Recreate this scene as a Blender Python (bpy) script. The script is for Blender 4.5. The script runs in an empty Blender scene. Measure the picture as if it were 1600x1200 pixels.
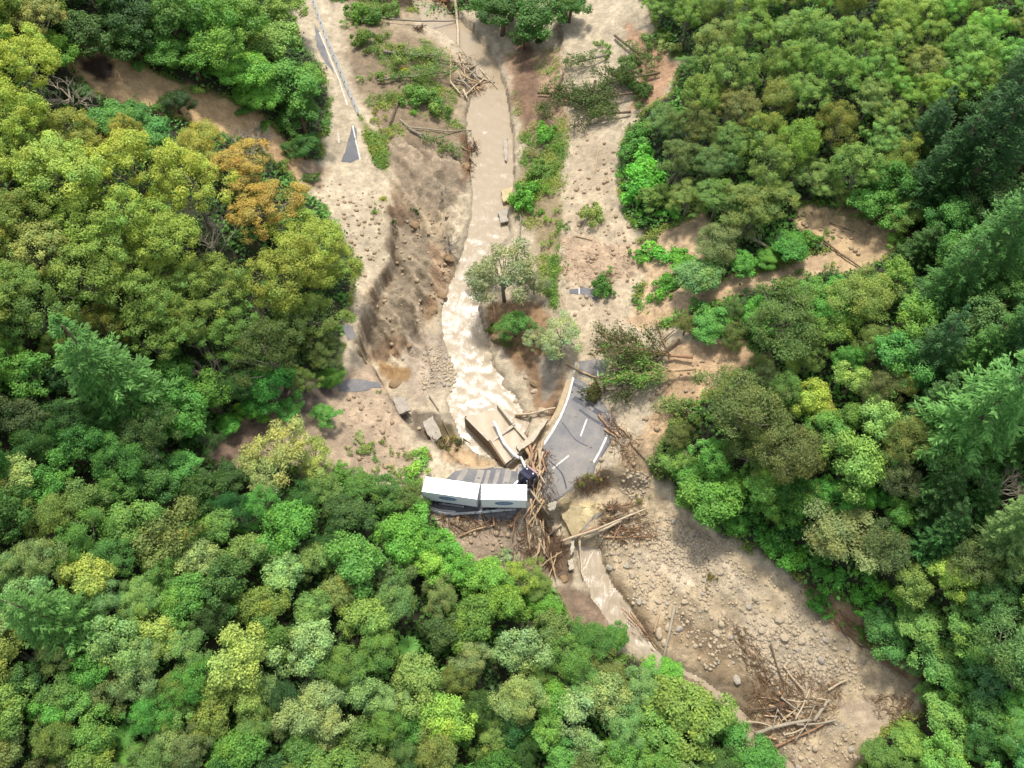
import bpy, math, random
import numpy as np
from mathutils import Vector, Matrix

# ---------------------------------------------------------------- camera, sky, sun, exposure
scene = bpy.context.scene
COL = scene.collection
FPX = 1230.0                       # focal length in pixels of the 1600 px wide photograph
PITCH = math.radians(55.0)
CAMH = 111.0
cam_d = bpy.data.cameras.new('camera'); cam = bpy.data.objects.new('camera', cam_d); COL.objects.link(cam)
cam.location = (0, 0, CAMH); cam.rotation_euler = (math.pi/2 - PITCH, 0, 0)
cam_d.sensor_width = 36.0; cam_d.lens = 36.0*FPX/1600.0; cam_d.clip_start = 1.0; cam_d.clip_end = 3000.0
scene.camera = cam
SUN_AZ, SUN_EL = math.radians(-3), math.radians(70)
world = bpy.data.worlds.new('World'); scene.world = world; world.use_nodes = True
nt = world.node_tree; sky = nt.nodes.new('ShaderNodeTexSky'); sky.sky_type = 'NISHITA'; sky.sun_disc = False
sky.sun_elevation = SUN_EL; sky.sun_rotation = SUN_AZ; sky.air_density = 1.0; sky.dust_density = 2.5
bg = nt.nodes['Background']; hs = nt.nodes.new('ShaderNodeHueSaturation'); hs.inputs['Saturation'].default_value = .5; nt.links.new(sky.outputs[0], hs.inputs['Color']); nt.links.new(hs.outputs[0], bg.inputs[0]); bg.inputs[1].default_value = 0.15
sd = bpy.data.lights.new('sun', 'SUN'); sd.energy = 2.3; sd.angle = math.radians(6); sd.color = (1.0, 0.95, 0.87)
sun = bpy.data.objects.new('sun', sd); COL.objects.link(sun)
sdir = Vector((math.sin(SUN_AZ)*math.cos(SUN_EL), math.cos(SUN_AZ)*math.cos(SUN_EL), math.sin(SUN_EL)))
sun.rotation_euler = sdir.to_track_quat('Z', 'Y').to_euler()
scene.view_settings.view_transform = 'Standard'; scene.view_settings.look = 'None'
scene.view_settings.exposure = 0.88; scene.view_settings.gamma = 1.0
scene.cycles.max_bounces = 6; scene.cycles.diffuse_bounces = 3; scene.cycles.glossy_bounces = 2
scene.cycles.transmission_bounces = 3; scene.cycles.transparent_max_bounces = 4
scene.cycles.use_denoising = True
K_GROUND, K_LEAF = 0.52, 0.98

rng = np.random.default_rng(11); random.seed(5)

# ---------------------------------------------------------------- helpers: colour, projection, noise, polygons
def lin(c):
    c = np.asarray(c, float)/255.0
    return np.where(c <= 0.04045, c/12.92, ((c+0.055)/1.055)**2.4)
def alb(c, k=None):
    return tuple(np.clip(lin(c)*(K_GROUND if k is None else k), 0.004, 0.85))
CP, SP = math.cos(PITCH), math.sin(PITCH)
def ray(u, v):
    a = (np.asarray(u, float)-800)/FPX; b = -(np.asarray(v, float)-600)/FPX
    return np.stack([a, CP + b*SP, -SP + b*CP], -1)
def project(P):
    P = np.asarray(P, float); d = P - np.array([0, 0, CAMH])
    z = d[..., 1]*CP - d[..., 2]*SP; y = d[..., 1]*SP + d[..., 2]*CP
    return 800 + FPX*d[..., 0]/z, 600 - FPX*y/z, z
def at_z(u, v, z):
    r = ray(u, v); t = (np.asarray(z, float)-CAMH)/r[..., 2]
    return np.array([0, 0, CAMH]) + r*t[..., None]
def hash2(ix, iy, seed):
    h = (ix.astype(np.int64)*374761393 + iy.astype(np.int64)*668265263 + seed*1442695041) & 0xffffffff
    h = ((h ^ (h >> 13))*1274126177) & 0xffffffff
    return ((h ^ (h >> 16)) & 0xffff)/65535.0
def vnoise(x, y, seed=0):
    ix, iy = np.floor(x), np.floor(y); fx, fy = x-ix, y-iy
    fx = fx*fx*(3-2*fx); fy = fy*fy*(3-2*fy)
    a, b = hash2(ix, iy, seed), hash2(ix+1, iy, seed); c, d = hash2(ix, iy+1, seed), hash2(ix+1, iy+1, seed)
    return (a*(1-fx)+b*fx)*(1-fy) + (c*(1-fx)+d*fx)*fy
def fbm(x, y, scale, octaves=4, seed=0):
    x = np.asarray(x, float); y = np.asarray(y, float); s = 0; amp = 1; tot = 0
    for o in range(octaves):
        s = s + amp*(vnoise(x/scale, y/scale, seed+o*17)-0.5)*2; tot += amp; amp *= 0.5; scale *= 0.5
    return s/tot
def sstep(a, b, x):
    t = np.clip((x-a)/(b-a), 0, 1); return t*t*(3-2*t)
def sdist(x, y, poly):
    """signed distance to a polygon, positive inside"""
    poly = np.asarray(poly, float)[:, :2]; d = np.full(x.shape, 1e9); ins = np.zeros(x.shape, bool)
    for i in range(len(poly)):
        x0, y0 = poly[i]; x1, y1 = poly[(i+1) % len(poly)]
        dx, dy = x1-x0, y1-y0; L = dx*dx+dy*dy + 1e-12
        t = np.clip(((x-x0)*dx+(y-y0)*dy)/L, 0, 1)
        d = np.minimum(d, (x-x0-t*dx)**2+(y-y0-t*dy)**2)
        if y0 != y1:
            c = ((y0 > y) != (y1 > y)) & (x < (x1-x0)*(y-y0)/(y1-y0)+x0); ins ^= c
    d = np.sqrt(d); return np.where(ins, d, -d)
def pdist(x, y, line):
    line = np.asarray(line, float); d = np.full(x.shape, 1e9); zz = np.zeros(x.shape)
    for i in range(len(line)-1):
        p, q = line[i], line[i+1]; dx, dy = q[0]-p[0], q[1]-p[1]
        t = np.clip(((x-p[0])*dx+(y-p[1])*dy)/(dx*dx+dy*dy+1e-12), 0, 1)
        e = (x-p[0]-t*dx)**2+(y-p[1]-t*dy)**2; m = e < d
        d = np.where(m, e, d); zz = np.where(m, p[2]+t*(q[2]-p[2]), zz)
    return np.sqrt(d), zz
class TPS:
    def __init__(s, P):
        P = np.asarray(P, float); s.c = P[:, :2]/100.0; n = len(P)
        A = np.zeros((n+3, n+3)); A[:n, :n] = s.k(s.c, s.c) + np.eye(n)*2e-4
        A[:n, n] = 1; A[:n, n+1:] = s.c; A[n:, :n] = A[:n, n:].T
        s.w = np.linalg.solve(A, np.concatenate([P[:, 2], [0, 0, 0]]))
    def k(s, a, b):
        r2 = ((a[:, None, :]-b[None])**2).sum(-1); return 0.5*r2*np.log(r2+1e-12)
    def __call__(s, x, y):
        x = np.clip(x, -150, 150)/100.0; y = np.clip(y, 6, 245)/100.0; sh = x.shape
        X = np.stack([x.ravel(), y.ravel()], -1); out = np.empty(len(X)); n = len(s.c)
        for i in range(0, len(X), 20000):
            q = X[i:i+20000]; out[i:i+20000] = s.k(q, s.c)@s.w[:n] + s.w[n] + q@s.w[n+1:]
        return out.reshape(sh)

# ---------------------------------------------------------------- terrain heights
HIGH_PX = [  # (column, row, height) read off the photograph: road limbs, hill sides, toes
 (490,20,9),(515,100,7.6),(540,200,6),(540,330,4.5),(560,430,3.2),(555,520,2.4),(590,620,1),(640,700,.3),(700,745,0),(760,765,0),(820,770,0),(690,800,-.1),(800,800,-.1),
 (870,740,0),(910,700,0),(935,650,.1),(910,600,.4),(925,560,.8),(910,450,2),(925,300,4.5),(930,200,6),(935,90,8),(940,0,10),(880,450,1.8),(885,300,4.2),(890,200,5.6),
 (960,740,-1.5),(1000,700,0),(1010,740,-2.5),(1040,770,-5),(1120,840,-6),(1200,885,-6.5),(1300,960,-7.5),(1400,1050,-9),(1440,1110,-9.5),
 (1200,600,7),(1400,600,13),(1600,600,19),(1600,900,10),(1600,1150,2),(1500,1180,-5),(1370,1180,-11),(1400,850,3),(1250,800,0.5),(1120,720,2),
 (1050,560,5),(1000,600,1.5),(1090,480,6.5),(1000,420,3.5),(1100,380,8),(1250,350,11),(1400,380,14),(1600,300,22),(1500,450,17),(1050,150,12),(1300,150,19),(1600,50,29),(1000,0,14),(980,250,7),(960,330,5),(985,480,3),
 (480,600,4),(430,610,6),(330,690,7),(200,600,14),(0,600,26),(0,900,22),(0,1200,14),(300,1000,12),(550,850,2),(700,850,-.8),(780,850,-1.8),(850,860,-5),(700,1000,-3),(800,1000,-5),(900,980,-8),(970,1050,-10),(1080,1100,-11.5),(1170,1180,-13),(950,1180,-9),(700,1180,-3),
 (500,1150,4),(450,850,6),(500,700,2.5),(600,730,.3),(430,400,11),(300,400,17),(0,300,32),(440,250,10),(470,290,6.5),(400,230,13),(330,170,19),(200,130,27),(120,120,30),(250,220,22),(480,220,7),(500,280,5),(330,60,26),(200,20,32),(430,100,14),(490,150,8),(0,0,42),(450,20,11),
 (600,50,8),(700,20,7.5),(820,40,9.5),(800,300,4.6),(700,300,4.5),(850,500,1.5),(700,500,2),
 (1250,1000,-9.2),(1100,900,-7.4),(1300,1150,-12)]
LOW_PX = [
 (650,0,4.4),(690,30,3.8),(760,110,2.6),(765,200,1.4),(768,300,.3),(755,380,-.6),(725,440,-1.4),(720,520,-2.6),(740,590,-3.2),(745,640,-3.4),(780,660,-3.5),(800,700,-3.5),
 (560,60,8),(590,120,6.3),(640,60,6),(650,150,4.2),(600,220,4.6),(680,220,2.6),(630,290,3.6),(690,300,1.4),(640,350,.8),(670,420,-.6),(624,430,-1.0),(598,500,-2.0),(660,500,-2.5),(584,542,-4.0),(620,550,-4.2),(660,590,-3.6),
 (628,612,-3.8),(654,655,-3.8),(690,670,-3.2),(720,710,-2.9),(770,725,-2.8),(700,640,-3.3),
 (850,610,-2),(845,660,-2.4),(820,640,-3.2),(830,560,-1.4),(800,500,-.8),(780,460,-.9),(840,420,.6),(820,360,1.2),(840,280,2.8),(830,180,4),(850,100,6),(800,80,4),(860,450,1.2),(872,320,3.6),(880,250,4.6),(870,540,0),(880,580,0),(800,20,6.6),(740,5,6),
 (850,790,-5),(880,830,-6.2),(920,800,-3.4),(960,770,-4.6),(900,860,-7.2),(925,900,-8.2),(960,950,-9.1),(1010,1010,-10.3),(1030,1035,-10.8),(1095,1060,-11.6),(1160,1125,-12.9),(1220,1190,-13.8),
 (880,920,-7.3),(950,1000,-9.6),(1000,870,-6.8),(1100,900,-7.2),(1200,960,-8.6),(1100,1000,-9.6),(1060,960,-8.4),(1250,1060,-10.6),(1350,1040,-9.2),(1180,1080,-11.6),(1300,1140,-12.4),(1400,1100,-10.4),(1000,800,-5.4),(1060,830,-6.2)]
CULV = [(727,650),(779,631),(803,662),(828,692),(811,716),(788,726),(766,690)]
VALLEY_PX = [(508,-20),(530,60),(563,150),(585,240),(605,290),(610,340),(606,410),(580,458),(557,512),(560,550),(588,575),(604,615),(640,660),(688,702),(738,733),(800,727),(826,712),
 (846,693),(870,645),(884,600),(880,560),(873,450),(878,380),(884,200),(890,180),(878,100),(876,-20)]
BED_PX = [(838,797),(845,840),(862,890),(885,930),(930,985),(985,1030),(1060,1052),(1110,1078),(1150,1120),(1185,1210),(1345,1215),(1350,1165),(1440,1110),(1428,1060),(1335,980),(1250,915),(1130,845),(1050,775),(1000,745),(955,735),(915,752),(862,791)]
def px_z(L): return np.array([(*at_z(u, v, z)[:2], z) for u, v, z in L])
xs = np.concatenate([np.arange(-330, -140, 6), np.arange(-140, -52, 0.85), np.arange(-52, 66, 0.33), np.arange(66, 140, 0.85), np.arange(140, 331, 6)])
ys = np.concatenate([np.arange(-60, 12, 5), np.arange(12, 108, 0.36), np.arange(108, 236, 0.62), np.arange(236, 480, 6)])
GX, GY = np.meshgrid(xs, ys)
hi = TPS(px_z(HIGH_PX))(GX, GY); lo = TPS(px_z(LOW_PX))(GX, GY)
HZ = hi.copy()
def H(x, y):
    x = np.asarray(x, float); y = np.asarray(y, float)
    i = np.clip(np.searchsorted(xs, x)-1, 0, len(xs)-2); j = np.clip(np.searchsorted(ys, y)-1, 0, len(ys)-2)
    fx = np.clip((x-xs[i])/(xs[i+1]-xs[i]), 0, 1); fy = np.clip((y-ys[j])/(ys[j+1]-ys[j]), 0, 1)
    return (HZ[j, i]*(1-fx)+HZ[j, i+1]*fx)*(1-fy)+(HZ[j+1, i]*(1-fx)+HZ[j+1, i+1]*fx)*fy
TT = np.arange(40, 420, 0.4)
def unproj(u, v, off=0.0):
    """where the line of sight of a photograph point meets the ground (raised by off)"""
    r = ray(u, v); P = np.array([0, 0, CAMH]) + TT[:, None]*r
    f = P[:, 2]-H(P[:, 0], P[:, 1])-off; k = np.argmax(f < 0)
    if k == 0: k = len(TT)-1
    a = f[k-1]/(f[k-1]-f[k]+1e-9); t = TT[k-1]+a*(TT[k]-TT[k-1])
    return np.array([0, 0, CAMH])+t*r
def wpoly(L, off=0.0): return np.array([unproj(u, v, off) for u, v in L])

valley, bed = wpoly(VALLEY_PX), wpoly(BED_PX)
edge_n = fbm(GX, GY, 5, 4, 3)*1.1+fbm(GX, GY, 1.4, 3, 4)*.7
wv = sstep(0.0, 0.8, sdist(GX, GY, valley)+edge_n*0.8); wb = sstep(0.0, 1.5, sdist(GX, GY, bed)+edge_n)
w = np.maximum(wv, wb)
HZ = hi*(1-w)+np.minimum(lo, hi+0.3)*w
# the stream: water level along its course, a channel below it
STREAM_UP = [(628,-20),(640,0),(660,38),(712,70),(738,105),(736,150),(727,190),(728,225),(734,250),(737,300),(734,350),(722,392),(700,450),(688,490),(692,525),(704,565),(712,595),(698,622),(705,655),(722,690),
 (742,712),(780,722),(800,715),(812,690),(828,660),(806,618),(786,600),(788,590),(770,570),(766,545),(757,515),(748,480),(762,450),(774,400),(797,370),(793,340),(802,300),(804,260),(801,210),(796,170),(790,140),(778,105),(760,75),(735,45),(700,15),(690,-20)]
STREAM_DN = [(893,850),(905,890),(922,930),(945,968),(975,1003),(1010,1030),(1060,1052),(1092,1070),(1135,1110),(1160,1150),(1215,1215),(1268,1215),(1205,1165),(1170,1118),(1120,1075),(1085,1052),(1038,1030),(1022,1005),(1006,978),(985,945),(962,918),(944,880),(937,852)]
WLINE_UP = [(650,-40,4.0),(650,0,3.7),(690,30,3.2),(760,110,2.1),(765,200,.9),(768,300,-.2),(755,380,-1.1),(725,440,-1.9),(720,520,-2.9),(740,590,-3.4),(745,640,-3.6),(780,660,-3.7),(800,720,-3.7)]
WLINE_DN = [(895,845,-7.5),(925,900,-8.5),(960,950,-9.4),(1010,1010,-10.6),(1030,1035,-11.0),(1095,1060,-11.8),(1160,1125,-13.1),(1240,1210,-14.2)]
water = []
for poly, line in ((STREAM_UP, WLINE_UP), (STREAM_DN, WLINE_DN)):
    wl = px_z(line); pz = []
    for u, v in poly:
        z = wl[0, 2]
        for _ in range(6):
            P = at_z(u, v, z); z = float(pdist(P[None, 0], P[None, 1], wl)[1][0])
        pz.append(at_z(u, v, z))
    pz = np.array(pz); dd, zz = pdist(GX, GY, wl); s = sdist(GX, GY, pz) + fbm(GX, GY, 2.5, 3, 9)*0.35
    HZ = np.where(s > -3.5, np.where(s > 0, zz-0.5*sstep(0, 1.2, s)-0.05, np.maximum(HZ, zz+0.14*np.clip(-s, 0, 2.0)+0.02)), HZ)
    water.append((pz, wl))
# ---------------------------------------------------------------- ground kinds
FLOOR = np.array(alb((62, 64, 36)))
albedo = np.empty(GX.shape+(3,)); albedo[:] = FLOOR
veg = np.ones(GX.shape); rough_amp = np.full(GX.shape, 0.5)
n1, n2, n3 = fbm(GX, GY, 9, 4, 21), fbm(GX, GY, 2.6, 4, 33), fbm(GX, GY, 26, 3, 45)
def zone(px, col, soft=1.2, amp=0.08, green=0.0, jit=2.2, world=None):
    global albedo, veg, rough_amp
    poly = wpoly(px) if world is None else world
    bx = (GX > poly[:, 0].min()-6) & (GX < poly[:, 0].max()+6) & (GY > poly[:, 1].min()-6) & (GY < poly[:, 1].max()+6)
    s = np.full(GX.shape, -99.0); s[bx] = sdist(GX[bx], GY[bx], poly)
    m = sstep(-soft*.5, soft*.5, s + jit*(n2*0.6+n1*0.6))
    albedo = albedo*(1-m[..., None])+np.array(alb(col))*m[..., None]
    veg = veg*(1-m)+green*m; rough_amp = rough_amp*(1-m)+amp*m
MUD, MUDR, CLAY, SCARP, BEDC = (226,207,174), (218,197,164), (214,180,134), (196,174,140), (208,186,150)
# the whole opened-up valley: mud
zone([(440,-30),(462,30),(480,80),(505,110),(515,180),(500,240),(455,262),(470,300),(500,330),(530,370),(560,410),(545,470),(530,540),(530,600),(455,610),(430,640),(330,690),(320,720),(400,735),(520,735),(560,760),(640,770),(655,800),(700,840),(735,880),(800,890),(850,900),(880,945),(940,990),(960,1020),(1040,1060),(1110,1085),(1150,1125),(1180,1220),(1345,1220),(1345,1170),(1445,1110),(1430,1060),(1340,975),(1270,912),(1180,862),(1120,830),(1050,765),(1015,740),(1010,700),(1080,640),(1110,610),(1170,580),(1180,545),(1080,520),(1000,505),(990,470),(1010,430),(985,400),(1000,370),(975,345),(962,300),(962,240),(1000,180),(1045,150),(1065,100),(1020,50),(985,-30)], MUD, 1.5, .11)
zone([(560,-30),(625,-30),(650,40),(705,75),(730,110),(725,190),(720,260),(700,330),(712,400),(690,440),(680,500),(640,545),(590,560),(560,530),(585,460),(612,410),(612,300),(590,230),(566,150),(530,40)], SCARP, 3.0, .4, 0, 3.0)
zone([(615,320),(650,340),(700,400),(690,480),(640,540),(585,560),(560,535),(575,480),(606,430)], (172,154,126), 2.0, .75, 0, 2.4)
zone([(560,515),(600,520),(640,530),(625,560),(580,570)], (152,126,98), 1.2, .6)
zone([(640,520),(700,530),(705,600),(650,640),(620,600)], (204,184,158), 1.5, .25)
zone([(592,570),(640,572),(645,600),(610,605)], (172,138,92), .8, .3)
zone([(605,610),(645,620),(640,650),(615,640)], (120,112,105), .7, .25)
zone([(640,640),(680,645),(705,690),(725,715),(690,715),(655,680)], (140,125,105), 1, .3)
zone([(668,672),(700,670),(722,700),(715,716),(685,706)], (112,98,58), 1, .3, .3)
zone([(700,690),(790,725),(740,735),(690,712)], (222,188,144), .8, .04)
zone([(440,600),(600,590),(620,650),(660,735),(560,745),(420,735),(330,720),(340,690)], (214,188,156), 2.5, .15, 0, 3)
zone([(430,612),(520,600),(500,640),(420,650)], (140,122,108), 1, .15)
zone([(330,690),(420,640),(440,670),(400,720),(340,725)], (150,126,104), 1, .15)
# between the roads, left of the gully: torn grass; right bank strip: torn grass
zone([(540,-30),(640,-30),(600,40),(690,70),(715,130),(700,180),(735,210),(725,250),(690,300),(640,260),(600,230),(580,170),(555,100)], (164,142,112), 3, .35, .26, 3.5)
zone([(800,180),(885,180),(884,320),(872,460),(840,470),(850,400),(800,330),(815,250)], (176,156,118), 2.5, .22, .42, 3.5)
zone([(780,80),(880,70),(890,200),(815,210),(800,140)], (188,156,124), 2.5, .35, .12, 3)
zone([(560,180),(600,215),(608,275),(590,265),(572,220)], (132,138,62), 1.2, .15, .9, 1.2)
zone([(870,345),(880,345),(868,480),(858,480)], (122,132,66), 1, .15, .9, 1)
# right-hand side: road silt, slips
zone([(893,190),(960,230),(970,340),(1000,400),(985,500),(950,560),(890,570),(878,450),(885,300)], MUDR, 1.2, .1)
zone([(960,400),(1100,330),(1110,370),(1090,440),(1180,425),(1300,390),(1240,350),(1250,322),(1330,322),(1405,345),(1415,378),(1350,422),(1280,432),(1190,455),(1080,485),(1000,520),(980,500),(1010,430)], (224,192,152), 2, .25)
zone([(1250,322),(1330,322),(1405,345),(1415,378),(1350,422),(1300,420),(1290,390),(1240,350)], (222,190,144), 1.5, .25)
zone([(1060,540),(1160,530),(1190,565),(1110,610),(1075,650),(1030,700),(1000,690),(1040,610)], (226,190,146), 1.5, .3)
zone([(985,690),(1030,690),(1020,760),(960,740)], (214,184,144), 1.2, .2)
zone([(980,40),(1030,60),(1060,110),(1030,160),(990,170),(1000,110)], (214,172,134), 1.2, .25)
# cut face on the left hill
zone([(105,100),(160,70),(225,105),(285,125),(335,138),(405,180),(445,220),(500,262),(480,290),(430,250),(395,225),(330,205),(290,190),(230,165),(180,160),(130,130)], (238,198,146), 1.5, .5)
zone([(120,92),(165,88),(172,105),(150,118),(125,105)], (70,50,38), .8, .6)
zone([(800,545),(850,550),(882,600),(872,650),(842,645),(828,600)], (168,134,100), 1.6, .4, .05, 2)
zone([(845,560),(872,560),(868,612),(852,630)], (182,168,146), 1.2, .3, 0, 2)
zone([(762,478),(850,468),(862,540),(800,552),(768,530)], (182,146,106), 1.6, .4, .08, 2)
zone([(672,380),(716,402),(706,455),(682,490),(664,440)], (204,172,136), 1.5, .45, 0, 2.4)
zone([(690,400),(712,395),(708,420),(692,425)], (168,138,104), 1, .5, 0, 2)
zone([(655,470),(684,460),(690,495),(665,505)], (166,136,102), 1, .5, 0, 2)
zone([(610,215),(700,235),(738,215),(738,290),(700,335),(640,325),(608,270)], (176,156,128), 2, .6, .04, 3)
zone([(722,212),(746,222),(742,278),(726,284)], (138,104,72), 1, .5, .05, 2)
zone([(612,300),(640,320),(655,345),(630,350),(606,335)], (160,134,104), 1, .5, .1, 2)
zone([(868,362),(985,385),(990,432),(890,440)], (206,178,146), 2, .2, 0, 3)
zone([(970,500),(1080,470),(1180,430),(1185,450),(1090,485),(1000,515)], (220,186,144), 1.2, .35, 0, 2)
zone([(480,245),(520,262),(500,300),(470,285)], (196,168,136), 1.5, .1)
zone([(800,60),(830,60),(850,160),(820,210),(806,150)], (150,118,92), 1.5, .4, .1, 2)
zone([(640,-30),(720,-30),(712,12),(690,12)], (128,80,54), 1, .4, 0, 2)
# downstream bed
zone([(900,755),(960,730),(1010,750),(1060,790),(1130,845),(1250,912),(1335,980),(1430,1060),(1440,1110),(1350,1165),(1340,1220),(1190,1220),(1150,1120),(1100,1075),(1040,1040),(1000,990),(960,930),(935,880),(880,840)], BEDC, 1.5, .16)
zone([(1040,830),(1130,860),(1220,930),(1180,950),(1100,920),(1000,900),(980,870)], (208,190,160), 2.5, .2, 0, 3)
zone([(940,900),(975,920),(1020,980),(1060,960),(1130,1000),(1160,1060),(1120,1060),(1060,1010),(1010,990),(970,950)], (172,148,114), 2.2, .3, 0, 3)
zone([(1060,960),(1120,985),(1150,1030),(1110,1030),(1070,990)], (140,120,92), 1, .3)
zone([(1130,1060),(1190,1060),(1240,1110),(1200,1140),(1150,1110)], (148,128,98), 1.2, .3)
zone([(1240,900),(1290,915),(1400,1010),(1430,1060),(1400,1050),(1300,980)], (200,168,128), 1.2, .15)
zone([(1150,960),(1260,960),(1330,1060),(1330,1100),(1230,1080)], (208,190,160), 3, .14, 0, 3)
zone([(1290,1090),(1370,1080),(1400,1130),(1340,1150)], (196,176,148), 1, .05)
zone([(1275,1110),(1310,1105),(1330,1140),(1290,1165)], (206,188,160), .8, .03)
zone([(840,800),(880,840),(890,900),(860,890)], (128,106,82), 1, .3)
zone([(870,925),(930,935),(960,1000),(920,985),(885,950)], (168,142,116), 1.2, .2)
zone([(870,800),(880,780),(930,790),(945,800),(900,845),(880,830)], (222,200,150), 1, .12)
zone([(690,820),(800,815),(835,850),(850,900),(750,890)], (196,172,144), 1, .08)
ws = np.full(GX.shape, -9.0)
for pz, wl in water: ws = np.maximum(ws, sdist(GX, GY, pz))
# raw subsoil where the ground has broken away
dv = sdist(GX, GY, valley)+edge_n*.8; db = sdist(GX, GY, bed)+edge_n
raw = np.maximum(np.exp(-((dv-.5)/.95)**2), np.exp(-((db-.5)/1.0)**2)*.9)*sstep(.6, 1.6, hi-lo)*(.55+.45*n2); raw = np.clip(raw, 0, 1)
albedo = albedo*(1-raw[..., None])+np.array(alb((126,102,76)))*raw[..., None]
gul = 1-3*np.abs(fbm(GX*.8+GY*.62+n1*1.5, GX*.2-GY*.24, 2.2, 4, 144)); gul = np.clip(gul, -1, 1)*sstep(-2, 3, sdist(GX, GY, bed))*(1-veg)
rub = np.clip(fbm(GX, GY, 1.1, 3, 203)*1.6, -1, 1)*(1-veg)
albedo *= (1+.22*gul+.2*rub)[..., None]
wet = np.exp(-(np.minimum(ws, 0)/.9)**2)*(1-veg); albedo *= (1-.26*wet)[..., None]
# streaks, flow lines and damp patches of the silt
flow = fbm(GX*1.0+n1*3, GY*0.35+n2*1.5, 1.6, 4, 77); damp = sstep(0.05, 0.5, n1+0.5*n2)*(1-veg)
albedo *= (1+0.13*flow*(1-veg)-0.16*damp)[..., None]
albedo *= (1+0.13*n3+0.14*n2)[..., None]
run = np.abs(fbm(GX*1.2+n1*4, GY*.5+n2*2, 3.2, 3, 88)); albedo *= (1-0.34*(1-veg)*sstep(.07, .0, run)*sstep(-.2, .3, n3))[..., None]
pb = wpoly([(612,220),(725,225),(735,300),(705,400),(690,490),(640,560),(555,545),(575,480),(608,400)])
sb = sstep(-4, 2, sdist(GX, GY, pb)); bedding = 1-3.2*np.abs(fbm(GX*.62+GY*.5+n1*1.2, GX*.16-GY*.14, 1.5, 4, 55)); bedding = np.clip(bedding, -1, 1)
albedo *= (1+0.26*bedding*sb)[..., None]
nz = fbm(GX, GY, 6, 5, 61)*0.6+fbm(GX, GY, 1.3, 3, 71)*0.4
qq = (GX*.62+GY*.5+n1*2.2+n2*.5)/2.3; saw = qq-np.floor(qq); saw = np.where(saw < .8, saw/.8, (1-saw)/.2)
led = saw*(.55+.45*vnoise(GX/5, GY/5, 404))
albedo *= (1-.22*sb*np.clip((.25-led)/.25, 0, 1))[..., None]
HZ = HZ + (led-.4)*sb*1.15*sstep(.2, -1.0, ws) + (gul*.22+rub*rough_amp*.45)*sstep(.1, -1.2, ws) + nz*rough_amp*1.3*sstep(0.2, -1.2, ws) + bedding*sb*.8*sstep(0.2, -1.0, ws)
# the cut face on the hill is steep: gullied ribs
cf = wpoly([(110,105),(160,75),(225,105),(285,125),(335,138),(405,180),(445,220),(490,262),(430,250),(330,205),(230,165),(130,130)])
HZ += sstep(-1, 2, sdist(GX, GY, cf))*(-.5+1.1*fbm(GX*0.9+GY*0.5, GX*.15, 3, 3, 81))
albedo = np.clip(albedo, 0.006, 0.75)

# ---------------------------------------------------------------- mesh, material and object helpers
def new_mesh(name, V, F, mat, smooth=False, attrs=None):
    """V (n,3) array, F (m,k) array of equal sized faces or list of lists"""
    me = bpy.data.meshes.new(name); V = np.asarray(V, float)
    if isinstance(F, np.ndarray):
        m, k = F.shape; me.vertices.add(len(V)); me.vertices.foreach_set('co', V.ravel().astype(np.float32))
        me.loops.add(m*k); me.loops.foreach_set('vertex_index', F.ravel().astype(np.int32))
        me.polygons.add(m); me.polygons.foreach_set('loop_start', np.arange(0, m*k, k, dtype=np.int32))
        me.update(calc_edges=True)
    else:
        me.from_pydata([tuple(v) for v in V], [], [list(f) for f in F])
    if smooth: me.polygons.foreach_set('use_smooth', np.ones(len(me.polygons), bool))
    for an, av in (attrs or {}).items():
        a = me.attributes.new(an, 'FLOAT_COLOR', 'POINT'); av = np.asarray(av, float)
        if av.shape[1] == 3: av = np.concatenate([av, np.ones((len(av), 1))], 1)
        a.data.foreach_set('color', av.ravel().astype(np.float32))
    me.update()
    if mat is not None: me.materials.append(mat)
    return me
def link(name, me, parent=None, loc=None):
    o = bpy.data.objects.new(name, me); COL.objects.link(o)
    if parent is not None: o.parent = parent
    if loc is not None: o.location = loc
    return o
def tag(o, label=None, cat=None, group=None, kind=None):
    if label: o['label'] = label
    if cat: o['category'] = cat
    if group: o['group'] = group
    if kind: o['kind'] = kind
    return o
def empty(name, loc, rz=0.0):
    o = link(name, None, None, loc); o.rotation_euler = (0, 0, rz); o.empty_display_size = 0.5; return o
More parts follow.
